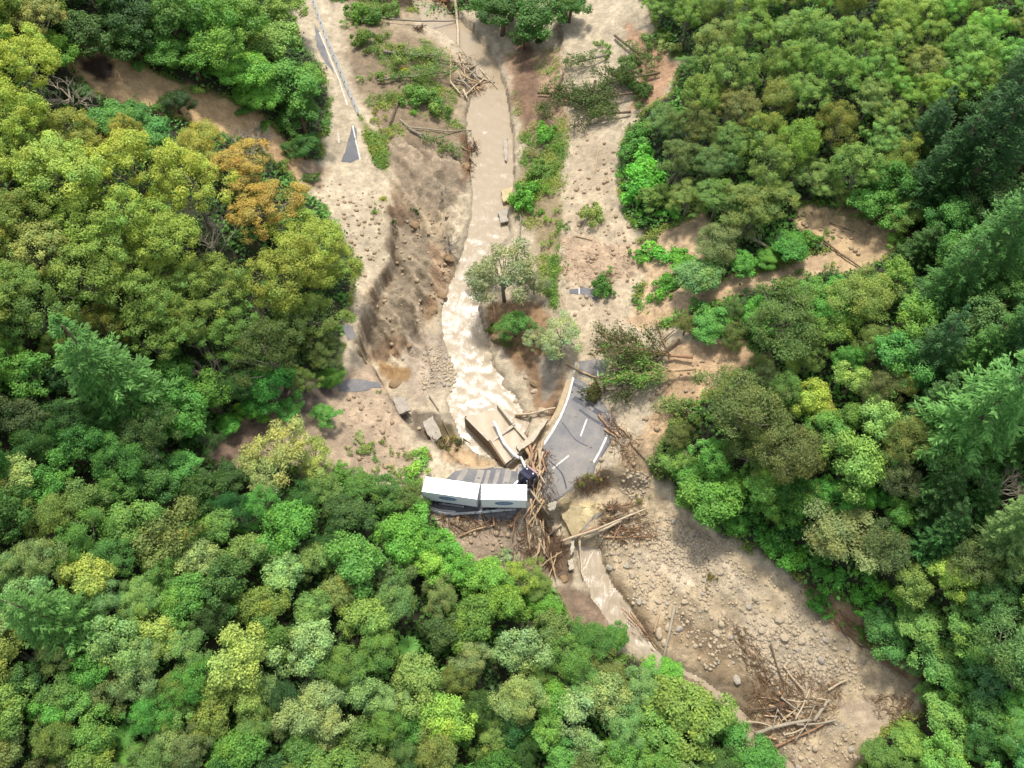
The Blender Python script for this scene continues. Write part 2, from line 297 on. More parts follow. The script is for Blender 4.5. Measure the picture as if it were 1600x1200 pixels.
class MB:
    """collects boxes, tubes and quads into one mesh"""
    def __init__(s): s.V, s.F = [], []
    def add(s, V, F):
        n = len(s.V); s.V += [tuple(map(float, v)) for v in V]; s.F += [[i+n for i in f] for f in F]
    def box(s, c, d, rz=0.0, bev=0.0, M=None):
        hx, hy, hz = d[0]/2, d[1]/2, d[2]/2; b = min(bev, hx*.9, hy*.9, hz*.9)
        if b <= 0:
            P = [(x, y, z) for z in (-hz, hz) for x, y in ((-hx,-hy),(hx,-hy),(hx,hy),(-hx,hy))]
            F = [(3,2,1,0),(4,5,6,7),(0,1,5,4),(1,2,6,5),(2,3,7,6),(3,0,4,7)]
        else:
            def ring(ix, iy, z):
                return [(-ix+b,-iy,z),(ix-b,-iy,z),(ix,-iy+b,z),(ix,iy-b,z),(ix-b,iy,z),(-ix+b,iy,z),(-ix,iy-b,z),(-ix,-iy+b,z)]
            P = ring(hx-b, hy-b, -hz)+ring(hx, hy, -hz+b)+ring(hx, hy, hz-b)+ring(hx-b, hy-b, hz)
            F = [tuple(range(7, -1, -1)), tuple(range(24, 32))]
            for k in range(3):
                for i in range(8): F.append((k*8+i, k*8+(i+1) % 8, k*8+8+(i+1) % 8, k*8+8+i))
        c_, s_ = math.cos(rz), math.sin(rz)
        Q = [(c[0]+x*c_-y*s_, c[1]+x*s_+y*c_, c[2]+z) for x, y, z in P]
        if M is not None: Q = [tuple(M@Vector(q)) for q in Q]
        s.add(Q, F)
    def tube(s, pts, rad, n=8, cap=True):
        pts = [np.asarray(p, float) for p in pts]
        if np.isscalar(rad): rad = [rad]*len(pts)
        V, F = [], []; up = np.array([0.0, 0, 1])
        for i, p in enumerate(pts):
            t = pts[min(i+1, len(pts)-1)]-pts[max(i-1, 0)]; t = t/(np.linalg.norm(t)+1e-9)
            a = np.cross(t, up if abs(t[2]) < .95 else np.array([1.0, 0, 0])); a /= np.linalg.norm(a)+1e-9; b = np.cross(t, a)
            for k in range(n):
                th = 2*math.pi*k/n; V.append(p+rad[i]*(math.cos(th)*a+math.sin(th)*b))
        for i in range(len(pts)-1):
            for k in range(n): F.append((i*n+k, i*n+(k+1) % n, (i+1)*n+(k+1) % n, (i+1)*n+k))
        if cap: F += [tuple(range(n-1, -1, -1)), tuple(range((len(pts)-1)*n, len(pts)*n))]
        s.add(V, F)
    def build(s, name, mat, parent=None, smooth=False, loc=None):
        return link(name, new_mesh(name, np.array(s.V), s.F, mat, smooth), parent, loc)

def mat(name, col=(.5, .5, .5), rough=0.8, noise=None, bump=0.0, bscale=8.0, metallic=0.0, attr=None, spec=0.4):
    m = bpy.data.materials.new(name); m.use_nodes = True; N, L = m.node_tree.nodes, m.node_tree.links
    p = N['Principled BSDF']; p.inputs['Roughness'].default_value = rough; p.inputs['Metallic'].default_value = metallic
    p.inputs['Specular IOR Level'].default_value = spec
    co = N.new('ShaderNodeTexCoord')
    if attr:
        a = N.new('ShaderNodeAttribute'); a.attribute_name = attr; src = a.outputs['Color']
    else:
        r = N.new('ShaderNodeRGB'); r.outputs[0].default_value = (*col, 1); src = r.outputs[0]
    for sc, amt, det in (noise or []):
        t = N.new('ShaderNodeTexNoise'); t.inputs['Scale'].default_value = sc; t.inputs['Detail'].default_value = det
        t.inputs['Roughness'].default_value = 0.65; L.new(co.outputs['Object'], t.inputs['Vector'])
        mr = N.new('ShaderNodeMapRange'); mr.inputs[1].default_value = .25; mr.inputs[2].default_value = .75
        mr.inputs[3].default_value = 1-amt; mr.inputs[4].default_value = 1+amt; L.new(t.outputs[0], mr.inputs[0])
        mx = N.new('ShaderNodeVectorMath'); mx.operation = 'SCALE'; L.new(src, mx.inputs[0]); L.new(mr.outputs[0], mx.inputs['Scale']); src = mx.outputs[0]
    L.new(src, p.inputs['Base Color'])
    if bump:
        t = N.new('ShaderNodeTexNoise'); t.inputs['Scale'].default_value = bscale; t.inputs['Detail'].default_value = 5
        L.new(co.outputs['Object'], t.inputs['Vector']); b = N.new('ShaderNodeBump'); b.inputs['Strength'].default_value = 1.0
        b.inputs['Distance'].default_value = bump; L.new(t.outputs[0], b.inputs['Height']); L.new(b.outputs[0], p.inputs['Normal'])
    return m

M = {}
M['ground'] = mat('ground_soil', attr='albedo', rough=.85, noise=[(.3, .14, 5), (1.1, .26, 9), (5, .3, 6)], bump=.32, bscale=1.3)
M['concrete'] = mat('concrete', alb((228,214,188)), .85, [(1.5, .2, 5), (9, .15, 4)], .02, 10)
M['concrete_shade'] = mat('concrete_shade_tint', alb((150,126,98)), .7, [(1.2, .3, 5)], .02, 8)  # darker concrete copy, shade of the inlet's left walls put into its colour
M['silt'] = mat('silt', alb((222,202,170)), .45, [(.6, .12, 5), (5, .06, 4)], .05, 3)
M['white_paint'] = mat('road_paint', (.52, .5, .46), .75, [(1.2, .35, 7), (9, .3, 4)])
M['box_white'] = mat('trailer_paint', (.80, .81, .82), .35, [(.5, .04, 3)])
M['blue'] = mat('logo_blue', (.05, .14, .30), .4, [(3, .15, 3)])
M['logo_light'] = mat('logo_pale_blue', (.42, .52, .62), .4)
M['dark_metal'] = mat('dark_metal', (.03, .03, .035), .5, [(4, .3, 4)])
M['navy'] = mat('cab_navy', (.022, .022, .045), .3, [(2, .2, 3)])
M['maroon'] = mat('cab_maroon', (.16, .04, .045), .35)
M['glass'] = mat('cab_glass', (.02, .025, .03), .08, spec=.6)
M['rubber'] = mat('rubber', (.02, .02, .02), .8, [(12, .3, 3)])
M['chrome'] = mat('bright_metal', (.6, .6, .62), .3, metallic=.8)
M['red'] = mat('red_lens', (.4, .02, .02), .3)
M['steel'] = mat('galvanised_rail', (.50, .51, .50), .45, [(2, .15, 4)], metallic=.25)
M['post'] = mat('rail_post', (.22, .19, .15), .8, [(5, .3, 4)])
M['pale_pole'] = mat('pale_pole', (.62, .62, .6), .5, [(2, .2, 3)])
M['wood_pale'] = mat('stripped_wood', alb((236,214,178)), .75, [(1.4, .22, 4), (7, .2, 4)], .03, 6)
M['wood_tan'] = mat('tan_wood', alb((224,190,146)), .8, [(1.4, .25, 4), (7, .25, 4)], .03, 6)
M['wood_red'] = mat('reddish_wood', alb((194,150,114)), .8, [(1.4, .25, 4), (7, .25, 4)], .03, 6)
M['bark'] = mat('bark', alb((138,116,92)), .9, [(1.5, .3, 4), (8, .3, 4)], .04, 6)
M['bark_grey'] = mat('grey_bark', alb((170,160,142)), .9, [(1.5, .25, 4), (8, .25, 4)], .03, 6)
M['bark_white'] = mat('bleached_bark', alb((200,186,160)), .9, [(1.5, .2, 4), (8, .2, 4)], .03, 6)
M['stone'] = mat('river_stone', alb((222,202,170)), .85, [(.7, .25, 4), (5, .2, 4)], .05, 4)
M['stone_grey'] = mat('grey_stone', alb((206,194,174)), .85, [(.7, .25, 4), (5, .2, 4)], .05, 4)

# asphalt: tar with silt dust, streaked
def asphalt_mat():
    m = mat('asphalt', (.1, .1, .1), .75); N, L = m.node_tree.nodes, m.node_tree.links; p = N['Principled BSDF']
    co = N.new('ShaderNodeTexCoord'); a = N.new('ShaderNodeAttribute'); a.attribute_name = 'dust'
    t1 = N.new('ShaderNodeTexNoise'); t1.inputs['Scale'].default_value = .35; t1.inputs['Detail'].default_value = 7; t1.inputs['Roughness'].default_value = .6
    t2 = N.new('ShaderNodeTexNoise'); t2.inputs['Scale'].default_value = 3.0; t2.inputs['Detail'].default_value = 6
    L.new(co.outputs['Object'], t1.inputs['Vector']); L.new(co.outputs['Object'], t2.inputs['Vector'])
    sep = N.new('ShaderNodeSeparateColor'); L.new(a.outputs['Color'], sep.inputs[0])
    ad = N.new('ShaderNodeMath'); ad.operation = 'MULTIPLY_ADD'; L.new(t1.outputs[0], ad.inputs[0]); ad.inputs[1].default_value = 1.2; L.new(sep.outputs[0], ad.inputs[2])
    ad2 = N.new('ShaderNodeMath'); ad2.operation = 'MULTIPLY_ADD'; L.new(t2.outputs[0], ad2.inputs[0]); ad2.inputs[1].default_value = .35; L.new(ad.outputs[0], ad2.inputs[2])
    mr = N.new('ShaderNodeMapRange'); mr.inputs[1].default_value = .8; mr.inputs[2].default_value = 1.7; L.new(ad2.outputs[0], mr.inputs[0])
    mx = N.new('ShaderNodeMix'); mx.data_type = 'RGBA'; L.new(mr.outputs[0], mx.inputs[0])
    mx.inputs[6].default_value = (*alb((126,126,130)), 1); mx.inputs[7].default_value = (*alb((200,190,174)), 1)
    L.new(mx.outputs[2], p.inputs['Base Color'])
    b = N.new('ShaderNodeBump'); b.inputs['Distance'].default_value = .02; L.new(t2.outputs[0], b.inputs['Height']); L.new(b.outputs[0], p.inputs['Normal'])
    return m
M['asphalt'] = asphalt_mat()
def water_mat():
    m = mat('silty_water', (.4, .33, .24), .22, spec=.5); N, L = m.node_tree.nodes, m.node_tree.links; p = N['Principled BSDF']
    co = N.new('ShaderNodeTexCoord'); a = N.new('ShaderNodeAttribute'); a.attribute_name = 'foam'
    t1 = N.new('ShaderNodeTexNoise'); t1.inputs['Scale'].default_value = .5; t1.inputs['Detail'].default_value = 8; t1.inputs['Roughness'].default_value = .65; t1.inputs['Distortion'].default_value = 1.2
    mp = N.new('ShaderNodeMapping'); mp.inputs['Scale'].default_value = (1.9, .65, 1); L.new(co.outputs['Object'], mp.inputs[0]); L.new(mp.outputs[0], t1.inputs['Vector'])
    sep = N.new('ShaderNodeSeparateColor'); L.new(a.outputs['Color'], sep.inputs[0])
    ad = N.new('ShaderNodeMath'); ad.operation = 'MULTIPLY_ADD'; L.new(t1.outputs[0], ad.inputs[0]); ad.inputs[1].default_value = 1.5; L.new(sep.outputs[0], ad.inputs[2])
    mr = N.new('ShaderNodeMapRange'); mr.inputs[1].default_value = .9; mr.inputs[2].default_value = 2.3; L.new(ad.outputs[0], mr.inputs[0])
    mx = N.new('ShaderNodeMix'); mx.data_type = 'RGBA'; L.new(mr.outputs[0], mx.inputs[0])
    mx.inputs[6].default_value = (*alb((200,179,146)), 1); mx.inputs[7].default_value = (*alb((246,236,216), .62), 1)
    L.new(mx.outputs[2], p.inputs['Base Color'])
    b = N.new('ShaderNodeBump'); b.inputs['Distance'].default_value = .1; L.new(t1.outputs[0], b.inputs['Height']); L.new(b.outputs[0], p.inputs['Normal'])
    return m
M['water'] = water_mat()
def leaf_mat(name, trans=0.3):
    m = bpy.data.materials.new(name); m.use_nodes = True; N, L = m.node_tree.nodes, m.node_tree.links
    p = N['Principled BSDF']; p.inputs['Roughness'].default_value = .6; p.inputs['Specular IOR Level'].default_value = .3
    oi = N.new('ShaderNodeObjectInfo'); a = N.new('ShaderNodeAttribute'); a.attribute_name = 'tint'
    mul = N.new('ShaderNodeVectorMath'); mul.operation = 'MULTIPLY'; L.new(oi.outputs['Color'], mul.inputs[0]); L.new(a.outputs['Color'], mul.inputs[1])
    L.new(mul.outputs[0], p.inputs['Base Color'])
    tr = N.new('ShaderNodeBsdfTranslucent'); sc = N.new('ShaderNodeVectorMath'); sc.operation = 'MULTIPLY'; sc.inputs[1].default_value = (1.25, 1.3, .7)
    L.new(mul.outputs[0], sc.inputs[0]); L.new(sc.outputs[0], tr.inputs['Color'])
    mx = N.new('ShaderNodeMixShader'); mx.inputs[0].default_value = trans
    L.new(p.outputs[0], mx.inputs[1]); L.new(tr.outputs[0], mx.inputs[2]); L.new(mx.outputs[0], N['Material Output'].inputs[0])
    return m
M['leaf'] = leaf_mat('leaves')

# ---------------------------------------------------------------- the ground and the stream
ny, nx = GX.shape
idx = np.arange(ny*nx).reshape(ny, nx)
GF = np.stack([idx[:-1, :-1], idx[:-1, 1:], idx[1:, 1:], idx[1:, :-1]], -1).reshape(-1, 4)
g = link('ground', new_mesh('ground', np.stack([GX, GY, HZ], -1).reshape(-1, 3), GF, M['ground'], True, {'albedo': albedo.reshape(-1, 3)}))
tag(g, kind='structure')
def sheet(name, poly, m, zfun, step=0.4, attr=None, kind='structure', jit=0.0, skirt=0.0):
    """a sheet cut to a polygon in plan; zfun gives heights; attr = (name, function)"""
    import bmesh
    poly = np.asarray(poly)[:, :2]
    dense = []
    for i in range(len(poly)):
        p, q = poly[i], poly[(i+1) % len(poly)]; k = max(1, int(np.hypot(*(q-p))/step))
        for j in range(k): dense.append(p+(q-p)*j/k)
    dense = np.array(dense)
    if jit:
        dense = dense + np.stack([fbm(dense[:, 0], dense[:, 1], 1.6, 3, 5), fbm(dense[:, 0], dense[:, 1], 1.6, 3, 6)], -1)*jit
    from mathutils.geometry import delaunay_2d_cdt
    X, Y = np.meshgrid(np.arange(dense[:, 0].min(), dense[:, 0].max(), step), np.arange(dense[:, 1].min(), dense[:, 1].max(), step))
    s = sdist(X, Y, dense) > step*.45; pts = np.stack([X[s], Y[s]], -1)
    allp = [Vector(p) for p in dense]+[Vector(p) for p in pts]; n = len(dense)
    v, e, f, *_ = delaunay_2d_cdt(allp, [], [list(range(n))], 1, 1e-5)
    v = np.array([(a.x, a.y) for a in v]); V = np.concatenate([v, zfun(v[:, 0], v[:, 1])[:, None]], 1)
    F = [list(a) for a in f if len(a) >= 3]; c = V[np.array([a[:3] for a in F])]
    up = np.cross(c[:, 1]-c[:, 0], c[:, 2]-c[:, 0])[:, 2]
    F = [a if z >= 0 else a[::-1] for a, z in zip(F, up)]
    F = np.array([a[:3] for a in F])
    if skirt:
        n0 = len(V); V2 = V.copy(); V2[:, 2] -= skirt; ed = {}
        for a in F:
            for i in range(3): ed[(a[i], a[(i+1) % 3])] = 1
        sk = []
        for (i, j) in ed:
            if (j, i) not in ed: sk += [(j, i, i+n0), (j, i+n0, j+n0)]
        V = np.concatenate([V, V2]); F = np.concatenate([F, np.array(sk)])
    at = None
    if attr:
        av = attr[1](V[:, 0], V[:, 1]); at = {attr[0]: np.stack([av, av, av], -1)}
    o = link(name, new_mesh(name, V, F, m, True if not skirt else False, at)); o['kind'] = kind; return o
foam_c = [(752,634,5.5,.5),(775,620,5,.4),(735,650,4,.35),(758,120,4,.25),(795,160,3,.2),(950,940,5,.35),(1010,1010,5,.5),(1025,1020,4,.4),(925,900,3,.2),(690,20,5,.15),(740,600,5,.2)]
foam_w = [(unproj(u, v), r, a) for u, v, r, a in foam_c]
def foam(x, y):
    f = np.zeros(x.shape)
    for P, r, a in foam_w: f = np.maximum(f, a*np.exp(-((x-P[0])**2+(y-P[1])**2)/(r*.6)**2))
    return f
for pz, wl in water:
    grow = pz.copy(); c = pz[:, :2].mean(0)
    o = sheet('water', pz, M['water'], lambda x, y, wl=wl: pdist(x, y, wl)[1]+0.10*fbm(x, y, 1.5, 3, 12)+foam(x, y)*(0.5*fbm(x, y, 1.2, 3, 13)), .45, ('foam', foam), jit=.3)
# ---------------------------------------------------------------- roads
def road_z(x, y): return H(x, y)+0.07
def dust_from(px_list, base):
    W = [(unproj(u, v), r, a) for u, v, r, a in px_list]
    def f(x, y):
        d = np.full(x.shape, base)
        for P, r, a in W: d = d + a*np.exp(-((x-P[0])**2+(y-P[1])**2)/(r*r))
        return d
    return f
INNER = [(900,568),(897,580),(893,598),(888,620),(877,648),(862,675),(846,697),(834,714)]
OUTER = [(950,560),(938,580),(934,600),(948,628),(961,652),(958,680),(944,706),(928,730),(917,746),(900,762),(880,776),(856,790)]
bend_road = [(834,714),(846,697),(862,675),(877,648),(888,620),(893,598),(896,588),(908,594),(922,604),(934,618),(950,640),(962,656),(958,682),(944,708),(930,728),(928,742),(900,760),(878,777),(862,790),(852,787),(842,760),(834,735)]
sheet('road', wpoly(bend_road), M['asphalt'], road_z, .5, ('dust', dust_from([(890,725,5,.2),(900,756,5,.2),(940,640,4,.15),(850,740,3,.1)], .24)), jit=.25, skirt=.3)
sheet('road', wpoly([(903,566),(930,562),(952,562),(948,580),(940,590),(915,590),(905,585)]), M['asphalt'], road_z, .5, ('dust', dust_from([], .35)), jit=.4)
truck_road = [(692,752),(712,736),(735,732),(765,733),(800,731),(824,727),(832,745),(838,775),(836,800),(800,812),(760,812),(700,808),(668,796),(662,782)]
sheet('road', wpoly(truck_road), M['asphalt'], road_z, .5, ('dust', dust_from([(720,738,3.5,.25),(828,770,3.5,.5)], .0)), jit=.3, skirt=.2)
sheet('road', wpoly([(530,600),(548,592),(592,598),(596,606),(560,612),(532,613)]), M['asphalt'], road_z, .5, ('dust', dust_from([], .25)), jit=.8)
sheet('road', wpoly([(533,253),(541,232),(551,194),(556,202),(562,247),(547,255)]), M['asphalt'], road_z, .6, ('dust', dust_from([], .0)), jit=.2)
sheet('road', wpoly([(491,38),(500,50),(515,96),(524,118),(505,92),(495,72)]), M['asphalt'], road_z, .6, ('dust', dust_from([], .15)), jit=.3)
sheet('road', wpoly([(887,452),(910,449),(935,453),(934,470),(915,461),(889,459)]), M['asphalt'], road_z, .5, ('dust', dust_from([], .05)), jit=.6)
sheet('road', wpoly([(532,508),(550,510),(556,530),(545,534)]), M['asphalt'], road_z, .5, ('dust', dust_from([], .3)), jit=.5)
# mud streaks dragged across the tar under the truck and trailer tyres
def ribbon(name, pts_px, wd, m, zoff, attr=None, world=None, kind='structure', taper=False):
    P = np.array(pts_px, float) if world else np.array([unproj(u, v) for u, v in pts_px])
    Q = [P[0]]
    for i in range(len(P)-1):
        k = max(1, int(np.linalg.norm(P[i+1][:2]-P[i][:2])/.5))
        for j in range(1, k+1): Q.append(P[i]+(P[i+1]-P[i])*j/k)
    Q = np.array(Q)
    for _ in range(4 if len(P) > 2 else 0): Q[1:-1] = (Q[:-2]+2*Q[1:-1]+Q[2:])/4
    T = np.gradient(Q[:, :2], axis=0); T /= np.linalg.norm(T, axis=1)[:, None]+1e-9; Nn = np.stack([-T[:, 1], T[:, 0]], 1)
    ww = np.full(len(Q), wd/2)
    if taper: ww = ww*np.sin(np.linspace(.25, math.pi-.25, len(Q)))
    A, B = Q[:, :2]+Nn*ww[:, None], Q[:, :2]-Nn*ww[:, None]
    V = np.concatenate([np.c_[A, H(A[:, 0], A[:, 1])+zoff], np.c_[B, H(B[:, 0], B[:, 1])+zoff]]); n = len(Q)
    F = np.array([[i+n, i+n+1, i+1, i] for i in range(n-1)])
    if np.cross(V[F[0][1]]-V[F[0][0]], V[F[0][2]]-V[F[0][0]])[2] < 0: F = F[:, ::-1]
    o = link(name, new_mesh(name, V, np.ascontiguousarray(F), m, True, attr(V) if attr else None)); o['kind'] = kind; return o
M['smear'] = mat('silt_smear', alb((186,178,166)), .8, [(1.2, .2, 5)])
for (a, b, wdt) in [((728,733),(716,752),.9),((752,734),(745,756),1.1),((764,735),(758,757),.6),((779,735),(772,757),.7),((795,734),(789,757),1.0),((812,731),(810,757),.6)]:
    ribbon('mud_streak', [a, ((a[0]+b[0])/2+1, (a[1]+b[1])/2), b], wdt, M['smear'], .085)
M['tar_band'] = mat('fresh_tar', alb((104,104,110)), .75, [(1.5, .2, 5)])
for pts, w_ in (([(896,622),(915,632),(940,648)], 1.0),([(893,600),(905,603),(915,612)], .6),([(858,720),(880,741),(885,764)], .25),([(878,660),(900,690),(925,700)], .2),([(905,640),(925,655),(948,668)], .5)): ribbon('tar_band', pts, w_, M['tar_band'], .082)
ribbon('edge_line', [(896,590),(893,600),(888,621),(877,649),(862,676),(847,698),(836,713)], .38, M['white_paint'], .085)
ribbon('edge_line', [(949,679),(943,694),(936,708),(927,723)], .34, M['white_paint'], .085)
ribbon('edge_line', [(957,650),(954,660)], .3, M['white_paint'], .085)
ribbon('edge_line', [(551,196),(557,225),(563,250)], .3, M['white_paint'], .085)
ribbon('edge_line', [(499,51),(513,84),(530,125),(543,165)], .24, M['white_paint'], .085)
ribbon('edge_line', [(528,208),(530,224)], .22, M['white_paint'], .085)
ribbon('edge_line', [(900,566),(897,584)], .3, M['white_paint'], .085)
for a, b in [((917,655),(907,682)),((889,712),(863,733)),((905,450),(905,460)),((934,579),(934,589)),]:
    ribbon('centre_dash', [a, b], .26, M['white_paint'], .085)
M['kerb'] = mat('kerb_concrete', alb((214,190,150)), .85, [(1.5, .2, 5)], .02, 8)
def kerb(px, wd, ht):
    P = np.array([unproj(u, v) for u, v in px]); Q = [P[0]]
    for i in range(len(P)-1):
        for j in range(1, 6): Q.append(P[i]+(P[i+1]-P[i])*j/5)
    Q = np.array(Q)
    for _ in range(4): Q[1:-1] = (Q[:-2]+2*Q[1:-1]+Q[2:])/4
    Q[:, 2] = [float(H(q[0], q[1])) for q in Q]
    T = np.gradient(Q[:, :2], axis=0); T /= np.linalg.norm(T, axis=1)[:, None]; Nn = np.c_[-T[:, 1], T[:, 0], 0*T[:, 0]]
    V, F = [], []
    for q, n in zip(Q, Nn):
        for a, b in ((-wd/2, -.6), (-wd/2, ht-.03), (-wd/2+.03, ht), (wd/2-.03, ht), (wd/2, ht-.03), (wd/2, -.6)): V.append(q+n*a+np.array([0, 0, b]))
    for i in range(len(Q)-1):
        for k in range(5): F.append([i*6+k, i*6+k+1, i*6+7+k, i*6+6+k])
    F += [[5,4,3,2,1,0], [len(V)-6+k for k in range(6)]]
    o = link('kerb', new_mesh('kerb', np.array(V), F, M['kerb'])); o['kind'] = 'structure'
kerb([(889,594),(884,612),(874,640),(859,667),(843,690),(829,707)], .9, .16)
kerb([(822,724),(800,730),(765,732),(735,731)], .5, .14)

# ---------------------------------------------------------------- truck and two trailers
def frame_from(px0, px1, z):
    """direction and midpoint of a level line seen between two photograph points at height z"""
    a, b = at_z(*px0, z), at_z(*px1, z); d = b-a; return a, b, math.atan2(d[1], d[0]), float(np.linalg.norm(d))
def wheel(parent, x, y, r=.5, wd=.28, dual=True):
    mb = MB(); n = 20; sgn = 1 if y > 0 else -1
    prof = [(-wd/2, r*.62), (-wd/2, r*.92), (-wd*.35, r), (wd*.35, r), (wd/2, r*.92), (wd/2, r*.62)]
    V = [(x+pr*math.cos(2*math.pi*k/n), y+o_, r+pr*math.sin(2*math.pi*k/n)) for o_, pr in prof for k in range(n)]
    F = [(j*n+k, j*n+(k+1) % n, (j+1)*n+(k+1) % n, (j+1)*n+k) for j in range(5) for k in range(n)]
    mb.add(V, F); w = mb.build('wheel', M['rubber'], parent)
    rb = MB(); V = [(x+r*.62*math.cos(2*math.pi*k/n), y+sgn*wd*.42, r+r*.62*math.sin(2*math.pi*k/n)) for k in range(n)]
    V += [(x+r*.3*math.cos(2*math.pi*k/n), y+sgn*wd*.18, r+r*.3*math.sin(2*math.pi*k/n)) for k in range(n)]
    rb.add(V, [(k, (k+1) % n, n+(k+1) % n, n+k) for k in range(n)]+[tuple(range(n, 2*n))]); rb.build('rim', M['chrome'], w)
def oval(parent, x, y, z, a, b, side):
    """the blue oval emblem with its pale lettering-like band, on a trailer side"""
    mb = MB(); n = 40
    V = [(x+a*math.cos(2*math.pi*k/n), y, z+b*math.sin(2*math.pi*k/n)) for k in range(n)]; F = tuple(range(n))
    V2 = [(p[0], y+side*.02, p[2]) for p in V]; mb.add(V+V2, [tuple(range(n, 2*n)), *[(k, (k+1) % n, n+(k+1) % n, n+k) for k in range(n)]])
    e = mb.build('emblem', M['blue'], parent)
    rg = MB(); yy = y+side*.026
    V = [(x+a*q*math.cos(2*math.pi*k/n), yy, z+b*q2*math.sin(2*math.pi*k/n)) for q, q2 in ((.93, .86), (.88, .74)) for k in range(n)]
    rg.add(V, [(k, (k+1) % n, n+(k+1) % n, n+k) for k in range(n)]); rg.build('emblem_ring', M['logo_light'], e)
    st = MB()
    for i in range(9):
        cx = x-a*.56+a*1.12*i/8; hh = b*(.22+.1*((i*7) % 3))
        st.add([(cx-a*.045, yy, z-hh), (cx+a*.045, yy, z-hh), (cx+a*.045, yy, z+hh*.7), (cx-a*.045, yy, z+hh*.9)], [(0, 1, 2, 3)])
    st.build('emblem_lettering', M['logo_light'], e)
def make_trailer(px0, px1, label, emb, front_unit):
    zr = float(H(*unproj((px0[0]+px1[0])/2, (px0[1]+px1[1])/2+25)[:2])) + .07
    a, b, ang, L = frame_from(px0, px1, zr+4.25); wd = 2.55
    c = (a+b)/2; n = np.array([math.sin(ang), -math.cos(ang), 0]); base = c+n*wd/2; base[2] = zr
    t = empty('semi_trailer', base, ang); tag(t, label, 'trailer', 'white trailers on the broken road')
    mb = MB(); mb.box((0, 0, 2.93), (L, wd, 2.6), bev=.07); mb.build('cargo_box', M['box_white'], t)
    fr = MB()
    for s in (-1, 1):
        fr.box((0, s*(wd/2-.03), 1.66), (L+.03, .09, .14)); fr.box((0, s*(wd/2-.04), 4.2), (L-.1, .10, .07))
    for sx in (-1, 1):
        for s in (-1, 1): fr.box((sx*(L/2-.05), s*(wd/2-.045), 2.93), (.13, .115, 2.44))
    fr.build('edge_frame', mat_alu, t)
    rb = MB()
    for k in range(1, int(L/1.15)): rb.box((-L/2+k*1.15, 0, 4.236), (.07, wd-.24, .03))
    rb.build('roof_ribs', M['box_white'], t)
    ch = MB()
    for s in (-1, 1): ch.box((0, s*.45, 1.3), (L-.3, .16, .5))
    for k in range(6): ch.box((-L/2+.6+k*(L-1.2)/5, 0, 1.57), (.1, 2.2, .12))
    ch.build('chassis', M['dark_metal'], t)
    for xx in ([-L/2+1.2, -L/2+2.5, -L/2+3.8] if not front_unit else [-L/2+.9, -L/2+2.2]):
        for s in (-1, 1): wheel(t, xx, s*1.0)
    if front_unit:
        pass
    else:
        for s in (-1, 1):
            lg = MB(); lg.box((L/2-2.2, s*.7, .6), (.14, .14, 1.0)); lg.box((L/2-2.2, s*.7, .08), (.3, .3, .06)); lg.build('landing_leg', M['dark_metal'], t)
    gd = MB()
    for z in (.62, .92): gd.box((.3, -1.2, z), (L*.42, .04, .12))
    for xx in (-L*.15, L*.2): gd.box((xx+.3, -1.18, .95), (.06, .04, .6))
    gd.build('side_guard', mat_alu, t)
    for s in (-1, 1):
        mf = MB(); mf.box((-L/2+.15, s*.95, .75), (.03, .6, .6)); mf.build('mudflap', M['rubber'], t)
        tl = MB(); tl.box((-L/2-.02, s*1.0, 1.25), (.05, .35, .12)); tl.build('tail_light', M['red'], t)
        dr = MB(); dr.box((-L/2-.012, s*.62, 2.93), (.03, 1.18, 2.4), bev=.01); d = dr.build('rear_door', M['box_white'], t)
        hb = MB(); hb.tube([(-L/2-.05, s*.3, 1.6), (-L/2-.05, s*.3, 4.0)], .02, 6); hb.build('lock_bar', M['chrome'], d)
    ex = (emb-.5)*L
    oval(t, ex, -wd/2-.001, 3.0, 1.42, .56, -1); oval(t, -ex, wd/2+.001, 3.0, 1.42, .56, 1)
    return t, base, ang, L
mat_alu = mat('trailer_rail', (.62, .63, .65), .4, metallic=.3)
tr2 = make_trailer((664.5,744.5), (750,756.5), 'longer rear white box trailer with blue oval emblem, its tail by the bushes', .46, False)
tr1 = make_trailer((752.5,756.5), (823.5,757.5), 'shorter front white box trailer with blue oval emblem, coupled behind the dark cab', .5, True)
# link dolly between the two boxes
# the tractor, turned away under the front of the first trailer
cabp = unproj(824, 755); zr = float(H(cabp[0], cabp[1]))+.07; ca = math.radians(48)
trk = empty('truck', (cabp[0], cabp[1], zr), ca); tag(trk, 'dark navy truck cab jammed against the log pile at the culvert', 'truck')
mb = MB(); mb.box((-1.6, .42, .85), (5.2, .14, .28)); mb.box((-1.6, -.42, .85), (5.2, .14, .28)); mb.box((-2.6, 0, 1.08), (1.1, .9, .1), bev=.03); mb.build('chassis', M['dark_metal'], trk)
def cab_shell():
    # profile in x,z swept across the width, with a raked screen and rounded roof
    prof = [(-.95,.6),(1.15,.6),(1.28,.75),(1.28,1.55),(1.18,2.0),(.92,2.78),(.55,3.02),(-.95,3.12)]
    hw = [1.2,1.2,1.18,1.2,1.17,1.08,1.02,1.02]; V = []; F = []
    for s in (-1, 1):
        for (x, z), w_ in zip(prof, hw): V.append((x, s*w_, z))
    n = len(prof)
    for k in range(n): F.append((k, (k+1) % n, n+(k+1) % n, n+k))
    F += [tuple(range(n-1, -1, -1)), tuple(range(n, 2*n))]
    m_ = MB(); m_.add(V, F); return m_
cb = cab_shell().build('cab', M['navy'], trk)
bv = cb.modifiers.new('bevel', 'BEVEL'); bv.width = .06; bv.segments = 2
sc_ = MB(); sc_.add([(1.205,-1.0,2.02),(1.205,1.0,2.02),(.955,.92,2.72),(.955,-.92,2.72)], [(0,1,2,3)]); sc_.build('windscreen', M['glass'], cb)
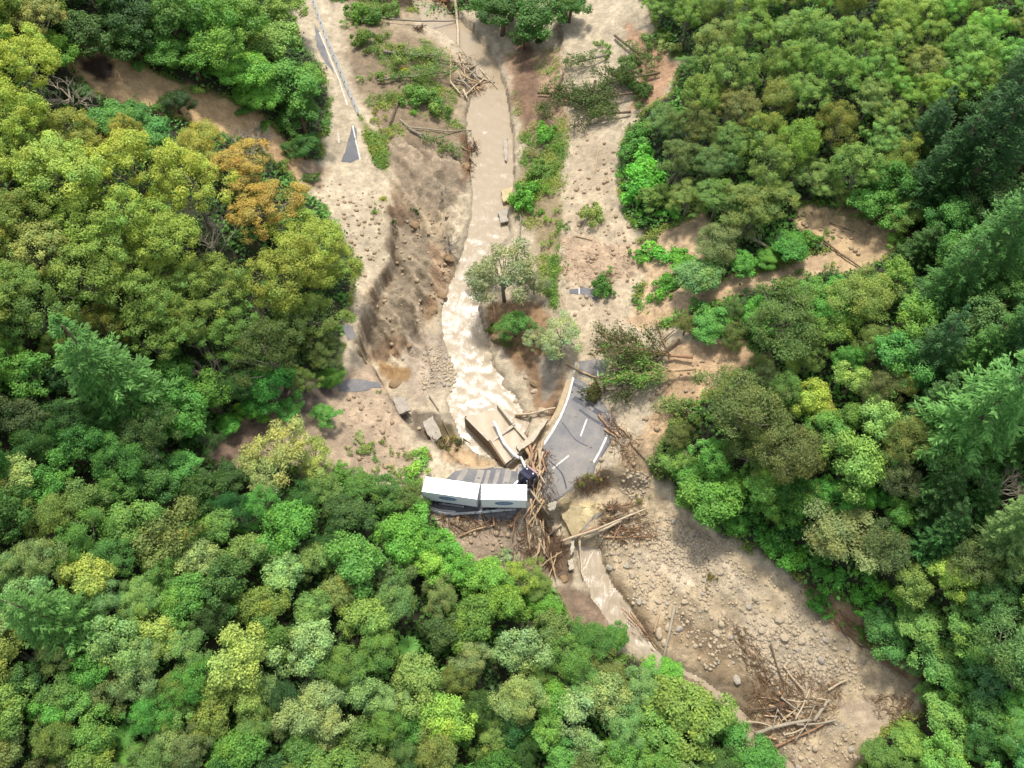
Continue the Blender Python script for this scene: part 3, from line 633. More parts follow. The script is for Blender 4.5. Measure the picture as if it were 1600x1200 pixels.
for s in (-1, 1):
    d = MB(); d.box((.35, s*1.21, 1.5), (1.15, .04, 1.7), bev=.015); dd_ = d.build('door', M['navy'], trk)
    wn = MB(); wn.box((.35, s*1.2, 2.25), (.85, .075, .6), bev=.02); wn.build('side_window', M['glass'], dd_)
    h = MB(); h.box((1.28, s*.85, .95), (.06, .42, .22), bev=.03); h.build('headlight', M['chrome'], trk)
    mr_ = MB(); mr_.box((1.25, s*1.42, 2.2), (.12, .2, .55), bev=.04); mr_.tube([(1.1, s*1.15, 2.5), (1.25, s*1.4, 2.45)], .02, 6); mr_.build('mirror', M['dark_metal'], trk)
    ft = MB(); ft.tube([(-2.0, s*.98, .75), (-1.1, s*.98, .75)], .33, 14); ft.build('fuel_tank', M['chrome'], trk)
    wheel(trk, .55, s*1.0, .5); wheel(trk, -2.3, s*.98, .5, .5); wheel(trk, -3.6, s*.98, .5, .5)
vs = MB(); vs.box((1.12, 0, 2.86), (.3, 2.1, .1), bev=.03); vs.build('sun_visor', M['maroon'], trk)
gr = MB()
for k in range(5): gr.box((1.3, 0, 1.05+.11*k), (.03, 1.3, .06))
gr.build('grille', M['chrome'], trk)
bp = MB(); bp.box((1.3, 0, .6), (.25, 2.4, .3), bev=.06); bp.build('bumper', M['maroon'], trk)
df = MB(); df.add([(.6,-.95,3.04),(.6,.95,3.04),(-.9,1.0,3.14),(-.9,-1.0,3.14),(-.3,-.9,3.6),(-.3,.9,3.6),(-.9,.95,3.75),(-.9,-.95,3.75)], [(0,1,5,4),(4,5,6,7),(1,2,6,5),(3,0,4,7),(2,3,7,6)]); df.build('roof_deflector', M['navy'], trk)
st = MB()
for s in (-.62, .62): st.box((.15, s, 3.1), (1.0, .25, .06))
st.build('roof_stripe', M['logo_light'], cb)
for s in (-1, 1):
    e = MB(); e.tube([(-1.15, s*.9, .9), (-1.15, s*.9, 3.4), (-1.25, s*.9, 3.6)], .08, 10); e.build('exhaust_stack', M['chrome'], trk)

# ---------------------------------------------------------------- concrete inlet and slabs
rim = -.9
def cz(p, z=rim): return at_z(p[0], p[1], z)
C = {k: cz(v) for k, v in dict(tl=(727.5,651), tr=(778.5,632), rm=(803,663), rb=(828,691), lb=(789,725), lm=(766,690), be=(811,716)).items()}
cul = empty('concrete_inlet', (float(C['lm'][0]), float(C['lm'][1]), -5.5)); tag(cul, 'square concrete culvert inlet filled with silt beside white water', 'culvert')
O = np.array(cul.location)
def wall(a, b, ht, th, name='wall', m='concrete', z0=-5.2, inset=0):
    a, b = C[a].copy(), C[b].copy(); d = b-a; L = np.linalg.norm(d[:2]); ang = math.atan2(d[1], d[0])
    mb = MB(); c = (a+b)/2-O; zt = ht; mb.box((c[0], c[1], (zt+z0)/2-O[2]), (L+inset, th, zt-z0), ang, .04); return mb.build(name, M[m], cul)
wall('tl', 'lm', rim, .34, inset=.3, m='concrete_shade'); wall('lm', 'lb', rim-.003, .34, inset=.2, m='concrete_shade'); wall('tr', 'rm', rim-.002, .42, inset=.3); wall('rm', 'rb', rim-.25, .34)
wall('lm', 'rm', rim-.3, .38, 'cross_wall', inset=-.4); wall('lb', 'rb', rim-.9, .3, inset=-.3)
for s_, (ps, z) in enumerate((((('tl','tr','rm','lm')), rim-1.0), (('lm','rm','rb','lb'), rim-.75))):
    mb = MB(); P = [C[p]-O for p in ps]; cc = sum(P)/4; P = [cc+(p-cc)*.985 for p in P]
    n = 10; V = []
    for i in range(n+1):
        for j in range(n+1):
            u, v = i/n, j/n; q = P[0]*(1-u)*(1-v)+P[1]*u*(1-v)+P[2]*u*v+P[3]*(1-u)*v
            tilt = (.75*(1-u) if s_ == 0 else .5*(1-u))
            V.append((q[0], q[1], z-O[2]+tilt+.08*math.sin(i*1.3+j*.7)))
    mb.add(V, [(i*(n+1)+j, (i+1)*(n+1)+j, (i+1)*(n+1)+j+1, i*(n+1)+j+1) for i in range(n) for j in range(n)])
    mb.build('silt_fill', M['silt'], cul, True)
cap = MB()
for a, b in (('tl','lm'),('tr','rm'),('rm','rb'),('lm','rm')):
    p, q = C[a]-O, C[b]-O; d = q-p; L = np.linalg.norm(d[:2])
    zt = {'tl':rim,'tr':rim-.002,'rm':rim-.25,'lm':rim-.3}[a]
    cap.box(((p[0]+q[0])/2, (p[1]+q[1])/2, zt-O[2]+.06), (L-.5, .5, .12), math.atan2(d[1], d[0]), .03)
cap.build('wall_cap', M['concrete'], cul)
pp = MB(); pts = [cz((771,659), rim+.3), cz((777,668), rim+.45), cz((781,679), rim+.45), cz((788,693), rim+.3), cz((800,707), rim+.4), cz((811,716), rim+.9)]
pp.tube(pts, .26, 8); o = pp.build('bent_guardrail', M['pale_pole']); tag(o, 'pale bent steel rail lying across the silted concrete inlet', 'rail')
pp = MB(); pts = [unproj(813,716)+[0, 0, .6], unproj(817,725)+[0, 0, .8], unproj(822,737)+[0, 0, 1.0], unproj(825,742)+[0, 0, 1.0]]
pp.tube(pts, .22, 8); o = pp.build('bent_guardrail', M['pale_pole']); tag(o, 'short pale rail stub pointing from the inlet to the dark cab', 'rail')
def slab(px, th, m, label, zs, name='concrete_slab', cat='slab', sub=6):
    P = np.array([at_z(u, v, z) for (u, v), z in zip(px, zs)]); c = P.mean(0)
    V = []; F = []; n = sub
    for i in range(n+1):
        for j in range(n+1):
            u, v = i/n, j/n; q = P[0]*(1-u)*(1-v)+P[1]*u*(1-v)+P[2]*u*v+P[3]*(1-u)*v
            e = 0 if 0 < i < n and 0 < j < n else .12
            V.append(q+np.array([random.uniform(-e, e), random.uniform(-e, e), random.uniform(-.04, .04)])-c)
    k = len(V); V += [v-np.array([0, 0, th]) for v in V]; g_ = lambda i, j: i*(n+1)+j
    for i in range(n):
        for j in range(n): F += [(g_(i,j), g_(i+1,j), g_(i+1,j+1), g_(i,j+1)), (k+g_(i,j), k+g_(i,j+1), k+g_(i+1,j+1), k+g_(i+1,j))]
    bd = [(0, j) for j in range(n)]+[(i, n) for i in range(n)]+[(n, j) for j in range(n, 0, -1)]+[(i, 0) for i in range(n, 0, -1)]
    for a in range(len(bd)):
        p, q = g_(*bd[a]), g_(*bd[(a+1) % len(bd)]); F.append((p, q, q+k, p+k))
    o = link(name, new_mesh(name, np.array(V), F, M[m]), None, c); tag(o, label, cat); return o
M['sand_slab'] = mat('sand_caked_concrete', alb((230,208,158)), .85, [(.5, .3, 5), (4, .15, 4)], .06, 3)
slab([(872,795),(898,787),(944,800),(897,842)], .9, 'sand_slab', 'big tilted sand-caked concrete slab below the broken road edge', (-3.6,-2.9,-3.6,-6.0))
slab([(931,802),(945,799),(901,842),(893,843)], 1.0, 'concrete', 'long pale concrete edge beam along the tilted sandy slab', (-3.2,-3.4,-5.9,-5.9))
slab([(846,660),(857,655),(833,690),(822,688)], .9, 'concrete', 'pale concrete wing wall leaning between inlet and curved kerb', (-1.0,-.8,-.6,-.8))
slab([(806,697),(826,684),(832,690),(812,704)], .5, 'concrete', 'narrow tan concrete lip at the top corner of the inlet', (-.7,-.7,-.7,-.7))
slab([(893,843),(897,841),(897,862),(891,866)], .7, 'concrete', 'upright pale concrete fragment beside the lone standing log', (-5.6,-5.6,-6.0,-6.0), 'concrete_fragment', 'fragment')
slab([(887,876),(896,871),(896,888),(890,890)], .6, 'concrete', 'rounded pale concrete fragment lowest beside the outlet stream', (-6.4,-6.4,-6.8,-6.8), 'concrete_fragment', 'fragment')
slab([(855,787),(870,783),(866,797),(858,797)], .5, 'concrete', 'small grey concrete block at the tip of the broken road', (.1,.1,-.6,-.6), 'concrete_fragment', 'fragment')
slab([(787,215),(793,214),(792,252),(788,250)], .5, 'stone_grey', 'grey tar sheet stranded in the upper stream', (1.2,1.2,.8,.8), 'tar_slab', 'slab')
slab([(778,330),(792,326),(794,345),(782,348)], .4, 'stone_grey', 'grey broken tar sheet at the right edge of the stream below the bush', (.2,.4,.2,.1), 'tar_slab', 'slab')
slab([(783,297),(802,292),(798,312),(786,315)], .8, 'sand_slab', 'sandy yellow block in the stream above the grey tar sheet', (.8,.9,.6,.5), 'rock_slab', 'rock')
slab([(660,660),(676,650),(690,680),(676,694)], .4, 'stone_grey', 'grey slumped tar sheet sliding into the silt basin', (-1.6,-1.8,-2.4,-2.2), 'tar_slab', 'slab')
slab([(612,618),(634,622),(642,640),(620,648)], .4, 'stone_grey', 'dark grey slumped tar chunk under the broken road edge', (-.4,-.8,-1.4,-1.0), 'tar_slab', 'slab')

# ---------------------------------------------------------------- guardrails
def guardrail(px, label, hgt=.75, step=2.0, lean=0.0, wdt=.42):
    P = np.array([unproj(u, v, hgt) for u, v in px]); Q = [P[0]]
    for i in range(len(P)-1):
        for j in range(1, 7): Q.append(P[i]+(P[i+1]-P[i])*j/6)
    Q = np.array(Q)
    for _ in range(3): Q[1:-1] = (Q[:-2]+2*Q[1:-1]+Q[2:])/4
    base = Q[len(Q)//2].copy(); base[2] = float(H(base[0], base[1])); t = empty('guardrail', base); tag(t, label, 'guardrail')
    T = np.gradient(Q[:, :2], axis=0); T /= np.linalg.norm(T, axis=1)[:, None]; Nn = np.c_[-T[:, 1], T[:, 0], 0*T[:, 0]]
    prof = [(0, .16), (.06, .12), (.06, .05), (0, 0), (.06, -.05), (.06, -.12), (0, -.16)]; V, F = [], []; n = len(prof)
    for q, nn in zip(Q, Nn):
        for a, b in prof: V.append(q-base+nn*(a+b*lean)+np.array([0, 0, b*wdt/.32]))
        for a, b in prof: V.append(q-base+nn*(a-.03+b*lean)+np.array([0, 0, b*wdt/.32]))
    m2 = 2*n
    for i in range(len(Q)-1):
        for k in range(n-1):
            F.append((i*m2+k, i*m2+k+1, (i+1)*m2+k+1, (i+1)*m2+k)); F.append((i*m2+n+k, (i+1)*m2+n+k, (i+1)*m2+n+k+1, i*m2+n+k+1))
        F += [(i*m2, (i+1)*m2, (i+1)*m2+n, i*m2+n), (i*m2+n-1, i*m2+2*n-1, (i+1)*m2+2*n-1, (i+1)*m2+n-1)]
    link('rail', new_mesh('rail', np.array(V), F, M['steel']), t)
    acc = 0
    for i in range(1, len(Q)):
        acc += np.linalg.norm(Q[i]-Q[i-1])
        if acc > step:
            acc = 0; q = Q[i]; zb = float(H(q[0]-Nn[i][0]*.12, q[1]-Nn[i][1]*.12)); mb = MB()
            mb.box((q[0]-Nn[i][0]*.14-base[0], q[1]-Nn[i][1]*.14-base[1], (zb-.3+q[2]+.12)/2-base[2]), (.14, .16, max(.3, q[2]+.12-zb+.3)), math.atan2(T[i][1], T[i][0])); mb.build('post', M['post'], t)
guardrail([(487,-8),(497,22),(511,62),(527,98),(545,142),(560,176)], 'long pale steel guardrail along the upper mud-covered road', lean=1.7, wdt=.62)
guardrail([(655,789),(668,794),(690,802),(706,803),(725,802),(752,800),(782,797),(800,796)], 'thin sagging guardrail hanging below the two white trailers', lean=.5)
guardrail([(668,791),(685,797),(712,800)], 'loose short length of rail between the rear trailer and the sagging guardrail', lean=.3, step=50)
# ---------------------------------------------------------------- foliage shapes
R3 = np.random.default_rng(77)
def unit(a): return a/(np.linalg.norm(a, axis=-1, keepdims=True)+1e-9)
def leaves(C, Nn, L, Wf, spin=None, droop=0.0):
    """rhombus leaves at C facing Nn, length L (array), width L*Wf"""
    n = len(C); Nn = unit(Nn); t = unit(np.cross(Nn, R3.normal(size=(n, 3)))) if spin is None else unit(spin)
    b = unit(np.cross(Nn, t)); L = np.broadcast_to(L, (n,))[:, None]; Wd = L*Wf
    tip = C+t*L*.5-np.array([0, 0, 1])*L*droop; V = np.stack([tip, C+b*Wd*.5, C-t*L*.5, C-b*Wd*.5], 1).reshape(-1, 3)
    return V, np.arange(n*4).reshape(n, 4)
def sph(n):
    return unit(R3.normal(size=(n, 3)))
def clump_crown(name, nc, rad, cr, nl, L, Wf, av=.85, zmin=-.35, flat=.8, upb=.35, rnd=.55, top=.0, lobes=.18, tipc=.42, inner=.15, gap=.0, stray=.1):
    """crown of leaf clumps: centres over a lobed dome, leaves over each clump"""
    ph = R3.uniform(0, 6.28, 3); Cc = []
    k = 0
    while len(Cc) < nc and k < nc*60:
        k += 1; d = sph(1)[0]
        if d[2] < zmin: continue
        az = math.atan2(d[1], d[0]); lobe = 1+lobes*(math.sin(2*az+ph[0])+.6*math.sin(3*az+ph[1])+.5*math.sin(5*az+ph[2]))*(1-max(0, d[2])**2)
        r_ = rad*(R3.uniform(.86, 1.08) if R3.random() > inner else R3.uniform(.3, .75))
        p = d*r_*lobe*np.array([1, 1, av])
        if Cc and min(np.linalg.norm(p-q) for q in Cc) < cr[0]*.75: continue
        Cc.append(p)
    Cc = np.array(Cc); out_c, out_n, out_t, out_l = [], [], [], []
    for c in Cc:
        if R3.random() < gap: continue
        r_ = R3.uniform(*cr); n = int(nl*(r_/np.mean(cr))**2); d = sph(n)
        od = unit(c[None]*np.array([1, 1, 1.1]))[0]; d[(d@od) < -.35] *= -1
        rr = r_*(np.where(R3.random(n) < .75, R3.uniform(.5, 1.05, n), R3.uniform(.9, 1.35, n)))[:, None]
        p = c+d*rr*np.array([1, 1, flat])
        out_c.append(p); out_n.append(d+np.array([0, 0, upb])+sph(n)*rnd)
        base = R3.normal(1, .09); hue = R3.normal(0, .07); tipm = np.clip((d[:, 2]*.5+.5)*rr[:, 0]/r_-.45, 0, 1)*tipc  # upward outer leaves paler: new growth plus bright tops painted into the tint
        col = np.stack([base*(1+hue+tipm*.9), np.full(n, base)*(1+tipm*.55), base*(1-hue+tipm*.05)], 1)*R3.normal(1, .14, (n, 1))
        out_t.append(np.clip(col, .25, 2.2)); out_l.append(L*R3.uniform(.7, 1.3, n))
    n = int(sum(map(len, out_c))*stray); k = R3.integers(len(Cc), size=(n, 2)); q = R3.random((n, 1)); p = Cc[k[:, 0]]*(1-q)+Cc[k[:, 1]]*q; p = unit(p)*np.minimum(np.linalg.norm(p, axis=1, keepdims=True)*1.25, rad*1.1)*R3.uniform(.8, 1.12, (n, 1))
    out_c.append(p); out_n.append(unit(p)+np.array([0, 0, upb])+sph(n)*.9); out_t.append(np.ones((n, 3))*R3.normal(.95, .16, (n, 1))); out_l.append(L*R3.uniform(.7, 1.3, n))
    P, Nn, T, Ln = map(np.concatenate, (out_c, out_n, out_t, out_l))
    V, F = leaves(P, Nn, Ln, Wf)
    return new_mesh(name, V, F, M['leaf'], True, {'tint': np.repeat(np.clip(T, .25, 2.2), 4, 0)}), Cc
def conifer_crown(name, h=3.4, nw=18, per=10, nspr=95, curl=.25):
    Cs, Ns, Sp, Ls, T = [], [], [], [], []
    for w_ in range(nw):
        f = w_/(nw-1); z = -1.0+h*f; Lb = (1-f)**.75*1.02+.06
        for k in range(per if f < .7 else 5):
            a = 6.283*(k/per)+w_*2.4+R3.normal(0, .18); lb = Lb*R3.uniform(.75, 1.12); dr = np.array([math.cos(a), math.sin(a), 0]); sd_ = np.array([-dr[1], dr[0], 0])
            n = int(nspr*(.35+.65*Lb)); t = R3.uniform(.12, 1, n)**.7; wv = (1-t*.75)*.17*R3.uniform(-1, 1, n)*(.6+Lb*.5)
            p = dr*(t*lb)[:, None]+sd_*wv[:, None]*1.3; p[:, 2] += z+curl*lb*(t-.2)**2*1.2-.28*lb*t+R3.normal(0, .045, n)
            Cs.append(p); Ns.append(np.array([0, 0, 1.0])+sph(n)*.55); Sp.append(dr+sd_*(np.sign(wv)*.8)[:, None]+sph(n)*.35); Ls.append(R3.uniform(.07, .14, n)*(.7+.4*Lb))
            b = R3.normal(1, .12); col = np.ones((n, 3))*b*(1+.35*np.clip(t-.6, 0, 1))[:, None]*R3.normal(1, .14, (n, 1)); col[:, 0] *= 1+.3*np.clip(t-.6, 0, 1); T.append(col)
    P, Nn, S, Ln, T = map(np.concatenate, (Cs, Ns, Sp, Ls, T)); V, F = leaves(P, Nn, Ln, .3, S)
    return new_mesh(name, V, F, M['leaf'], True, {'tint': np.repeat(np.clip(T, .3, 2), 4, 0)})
def trunk_mesh(name, hc, limbs, m, r0=.085, bend=.12, top=None):
    mb = MB(); a = R3.uniform(0, 6.28); off = np.array([math.cos(a), math.sin(a), 0])*bend
    pts = [np.array([0, 0, -hc-.25]), np.array([0, 0, -hc*.5])+off*.6, np.array([0, 0, 0])+off, np.array([0, 0, .35 if top is None else top])+off*.6]
    mb.tube(pts, [r0*1.25, r0, r0*.7, r0*.25], 7)
    for c in limbs:
        s = np.array([0, 0, -hc*.55+R3.uniform(0, .6)*min(1, hc)])+off*.7; mid = (s+c)/2+np.array([0, 0, -.08])+R3.normal(0, .04, 3)
        mb.tube([s, mid, c], [r0*.45, r0*.3, r0*.1], 5, False)
    return new_mesh(name, np.array(mb.V), mb.F, m, True)
def branch_tree(mb, p, d, L, r, depth, spread=.6, up=.15, n=3):
    q = p+d*L*.55+R3.normal(0, L*.06, 3); e = q+unit(d+R3.normal(0, .22, 3)+np.array([0, 0, up]))*L*.5
    mb.tube([p, q, e], [r, r*.8, r*.5], 5 if depth > 1 else 4, False)
    if depth == 0: return
    for _ in range(n):
        b = p+(e-p)*R3.uniform(.4, 1.0); branch_tree(mb, b, unit(d+R3.normal(0, spread, 3)+np.array([0, 0, up])), L*R3.uniform(.5, .75), r*.5, depth-1, spread, up, n)
V_ = {}   # kind -> list of (crown mesh, trunk mesh, height of crown centre)
def mk(kind, n, f): V_[kind] = [f(i) for i in range(n)]
def broad(i):
    nc = [46, 38, 52, 42, 34, 48][i % 6]; me, Cc = clump_crown('crown', nc, .76, (.13, .33), 215, .085, .55, av=[.8, .95, .75, .9, 1.05, .85][i % 6], lobes=.3, gap=.05, rnd=.75, stray=.16)
    return me, trunk_mesh('trunk', 1.5, Cc[R3.permutation(len(Cc))[:9]], M['bark']), 1.5
def wattle(i):
    me, Cc = clump_crown('crown', [78, 66, 88, 72][i % 4], .82, (.1, .22), 150, .062, .42, av=[.85, 1.0, .8, .95][i % 4], zmin=-.3, flat=.66, upb=.6, rnd=.65, lobes=.28, tipc=.4, gap=.04, stray=.14)
    return me, trunk_mesh('trunk', 1.9, Cc[R3.permutation(len(Cc))[:12]], M['bark_grey'], .06), 1.9
def kanuka(i):
    me, Cc = clump_crown('crown', [60, 52, 70][i % 3], .76, (.11, .27), 190, .068, .3, av=[1.0, .85, 1.1][i % 3], zmin=-.55, upb=.3, rnd=1.0, lobes=.3, tipc=.2, gap=.06, inner=.2, stray=.2)
    return me, trunk_mesh('trunk', 1.7, Cc[R3.permutation(len(Cc))[:16]], M['bark_grey'], .06), 1.7
def sparse(i):
    me, Cc = clump_crown('crown', 50, .78, (.14, .26), 130, .085, .36, av=.85, zmin=-.5, upb=.3, rnd=1.0, lobes=.25, gap=.1, inner=.3)
    mb = MB(); mb.tube([np.array([0, 0, -1.9]), np.array([.05, 0, -1.0]), np.array([0, .05, -.3])], [.06, .05, .04], 6)
    for c in Cc[:34]:
        s = np.array([0, 0, R3.uniform(-1.0, -.2)]); mb.tube([s, (s+c)/2+R3.normal(0, .06, 3), c*1.02], [.025, .016, .006], 4, False)
    return me, new_mesh('trunk', np.array(mb.V), mb.F, M['bark_grey'], True), 1.7
def conif(i):
    me = conifer_crown('crown', [3.6, 3.2, 3.9][i % 3], [16, 14, 17][i % 3])
    return me, trunk_mesh('trunk', 1.3, [], M['bark'], .06, 0, [2.4, 2.0, 2.7][i % 3]), 1.3
def shrub(i):
    me, Cc = clump_crown('foliage', [17, 22, 13, 15][i % 4], .66, (.18, .36), 120, .15, .5, av=.5, zmin=-.15, lobes=.5, gap=.12, rnd=.9, inner=.3)
    return me, trunk_mesh('stem', .5, Cc[:6], M['bark'], .05), .42
def tuft(i):
    me, Cc = clump_crown('foliage', [14, 11, 18, 9][i % 4], .75, (.12, .34), 60, .17, .3, av=.4, zmin=-.2, lobes=.7, gap=.15, rnd=1.1, inner=.5)
    return me, trunk_mesh('stem', .4, Cc[:7], M['bark'], .03), .3
def dead(i):
    mb = MB(); mb.tube([np.array([0, 0, -1.7]), np.array([.06, .03, -.9]), np.array([0, 0, -.35])], [.07, .055, .045], 6)
    tr = new_mesh('trunk', np.array(mb.V), mb.F, M['bark_white' if i != 1 else 'bark_grey'], True); bb = MB()
    for k in range([11, 18, 9][i]):
        a = R3.uniform(0, 6.28); d = unit(np.array([math.cos(a), math.sin(a), R3.uniform(.2, 1.1)])); branch_tree(bb, np.array([0, 0, R3.uniform(-1.0, -.35)]), d, R3.uniform(.5, .8), .032, 3, .5, .12)
    return new_mesh('branches', np.array(bb.V), bb.F, M['bark_white' if i != 1 else 'bark_grey'], True), tr, 1.6
def fern(i):
    Cs, Ns, Sp, Ls = [], [], [], []
    for k in range(15):
        a = 6.283*k/15+R3.normal(0, .1); dr = np.array([math.cos(a), math.sin(a), 0]); sd_ = np.array([-dr[1], dr[0], 0]); lb = R3.uniform(.85, 1.1)
        t = np.linspace(.08, 1, 26)
        for s in (-1, 1):
            p = dr*(t*lb)[:, None]; p[:, 2] = .35*np.sin(t*2.6)-.25*t; ln = .26*np.sin(np.clip(t*2.9+.25, 0, 3.1))+.03
            Cs.append(p+sd_*(s*ln*.45)[:, None]); Ns.append(np.tile([0, 0, 1.0], (26, 1))+sph(26)*.15); Sp.append(np.tile(sd_*s+dr*.4, (26, 1))); Ls.append(ln)
    P, Nn, S, Ln = map(np.concatenate, (Cs, Ns, Sp, Ls)); V, F = leaves(P, Nn, Ln, .22, S, .15)
    return new_mesh('fronds', V, F, M['leaf'], True, {'tint': np.ones((len(V), 3))}), trunk_mesh('trunk', 1.2, [], M['bark'], .07, .05, .05), 1.2
for k_, n_, f_ in (('B', 6, broad), ('W', 5, wattle), ('K', 4, kanuka), ('P', 2, sparse), ('C', 3, conif), ('S', 4, shrub), ('T', 4, tuft), ('D', 3, dead), ('F', 1, fern)): mk(k_, n_, f_)
NAMES = dict(B='broadleaf_tree', W='wattle_tree', K='tea_tree', P='thin_tree', C='conifer_tree', S='shrub', T='shrub', D='dead_tree', F='tree_fern')
PARTS = dict(S=('foliage', 'stem'), T=('foliage', 'stem'), D=('branches', 'trunk'), F=('fronds', 'trunk'))
def leafcol(col, k=None):
    c = np.array(alb(np.clip(col, 0, 255), K_LEAF if k is None else k)); y = c@np.array([.25, .65, .1]); c = c*.86+y*.14; c = c*((.29+(c[1]-.29)*.6)/c[1] if c[1] > .29 else 1.0); return np.clip(c*np.array([.99, 1.08, .75]), .004, .5)
trees = []   # every planted crown: object and what its label needs
def plant(u, v, r, kind, col, label=None, group=None, sq=1.0, variant=None, tilt=None):
    """a tree whose crown shows at photograph point (u, v) with radius r pixels: it stands on the ground below that crown"""
    P = unproj(u, v); 
    for _ in range(3):
        dep = project(P)[2]; Rm = r*float(dep)/FPX
        var = V_[kind][(int(R3.integers(99)) if variant is None else variant) % len(V_[kind])]; P = unproj(u, v, var[2]*Rm*sq)
    base = P.copy(); base[2] = float(H(P[0], P[1]))
    if variant is None: var = V_[kind][int(R3.integers(len(V_[kind])))]
    o = empty(NAMES[kind], base, float(R3.uniform(0, 6.28))); o.scale = (Rm, Rm, Rm*sq)
    tl = .07 if tilt is None else tilt; o.rotation_euler[0] = float(R3.normal(0, tl)); o.rotation_euler[1] = float(R3.normal(0, tl))
    pn = PARTS.get(kind, ('crown', 'trunk'))
    c = link(pn[0], var[0], o, (0, 0, var[2])); c.color = (*leafcol(np.array(col)*([.93, 1.02, 1] if kind == 'W' and col[0] < col[1]*1.15 else 1)), 1); link(pn[1], var[1], o, (0, 0, var[2]))
    trees.append(dict(o=o, u=u, v=v, r=r, kind=kind, col=np.array(col, float), label=label, group=group)); return o
YEL, ORG, OLI, BRT, MID, DRK, PAL, GRY, CON = (186,176,66), (182,152,74), (128,128,56), (122,178,62), (92,138,62), (58,92,46), (156,184,116), (150,152,118), (62,104,62)
OPEN = [[(440,-40),(455,20),(470,70),(500,105),(516,180),(502,240),(462,262),(470,300),(500,330),(535,370),(560,410),(545,470),(535,540),(535,600),(455,615),(430,645),(330,690),(320,725),(400,735),(520,735),(560,770),(640,775),(655,800),(690,840),(735,880),(800,890),(850,905),(880,945),(935,990),(960,1030),(1040,1065),(1100,1085),(1150,1125),(1180,1240),(1345,1240),(1345,1170),(1445,1110),(1430,1060),(1340,975),(1270,912),(1180,862),(1120,830),(1050,765),(1015,740),(1010,700),(1080,640),(1110,610),(1170,580),(1185,545),(1080,525),(1000,505),(1090,482),(1190,455),(1280,430),(1350,422),(1415,378),(1405,345),(1330,322),(1250,322),(1240,350),(1290,385),(1180,425),(1090,440),(1100,340),(990,345),(962,300),(962,240),(1000,180),(1045,150),(1065,100),(1020,50),(985,-40)],
 [(105,100),(160,70),(225,105),(285,125),(335,138),(405,180),(445,220),(500,262),(480,290),(430,250),(395,225),(330,205),(290,190),(230,165),(180,160),(130,130)]]
def opend(u, v): return max(float(sdist(np.array([u], float), np.array([v], float), np.array(p, float))[0]) for p in OPEN)
def inside(u, v, p): return float(sdist(np.array([u], float), np.array([v], float), np.array(p, float))[0]) > 0
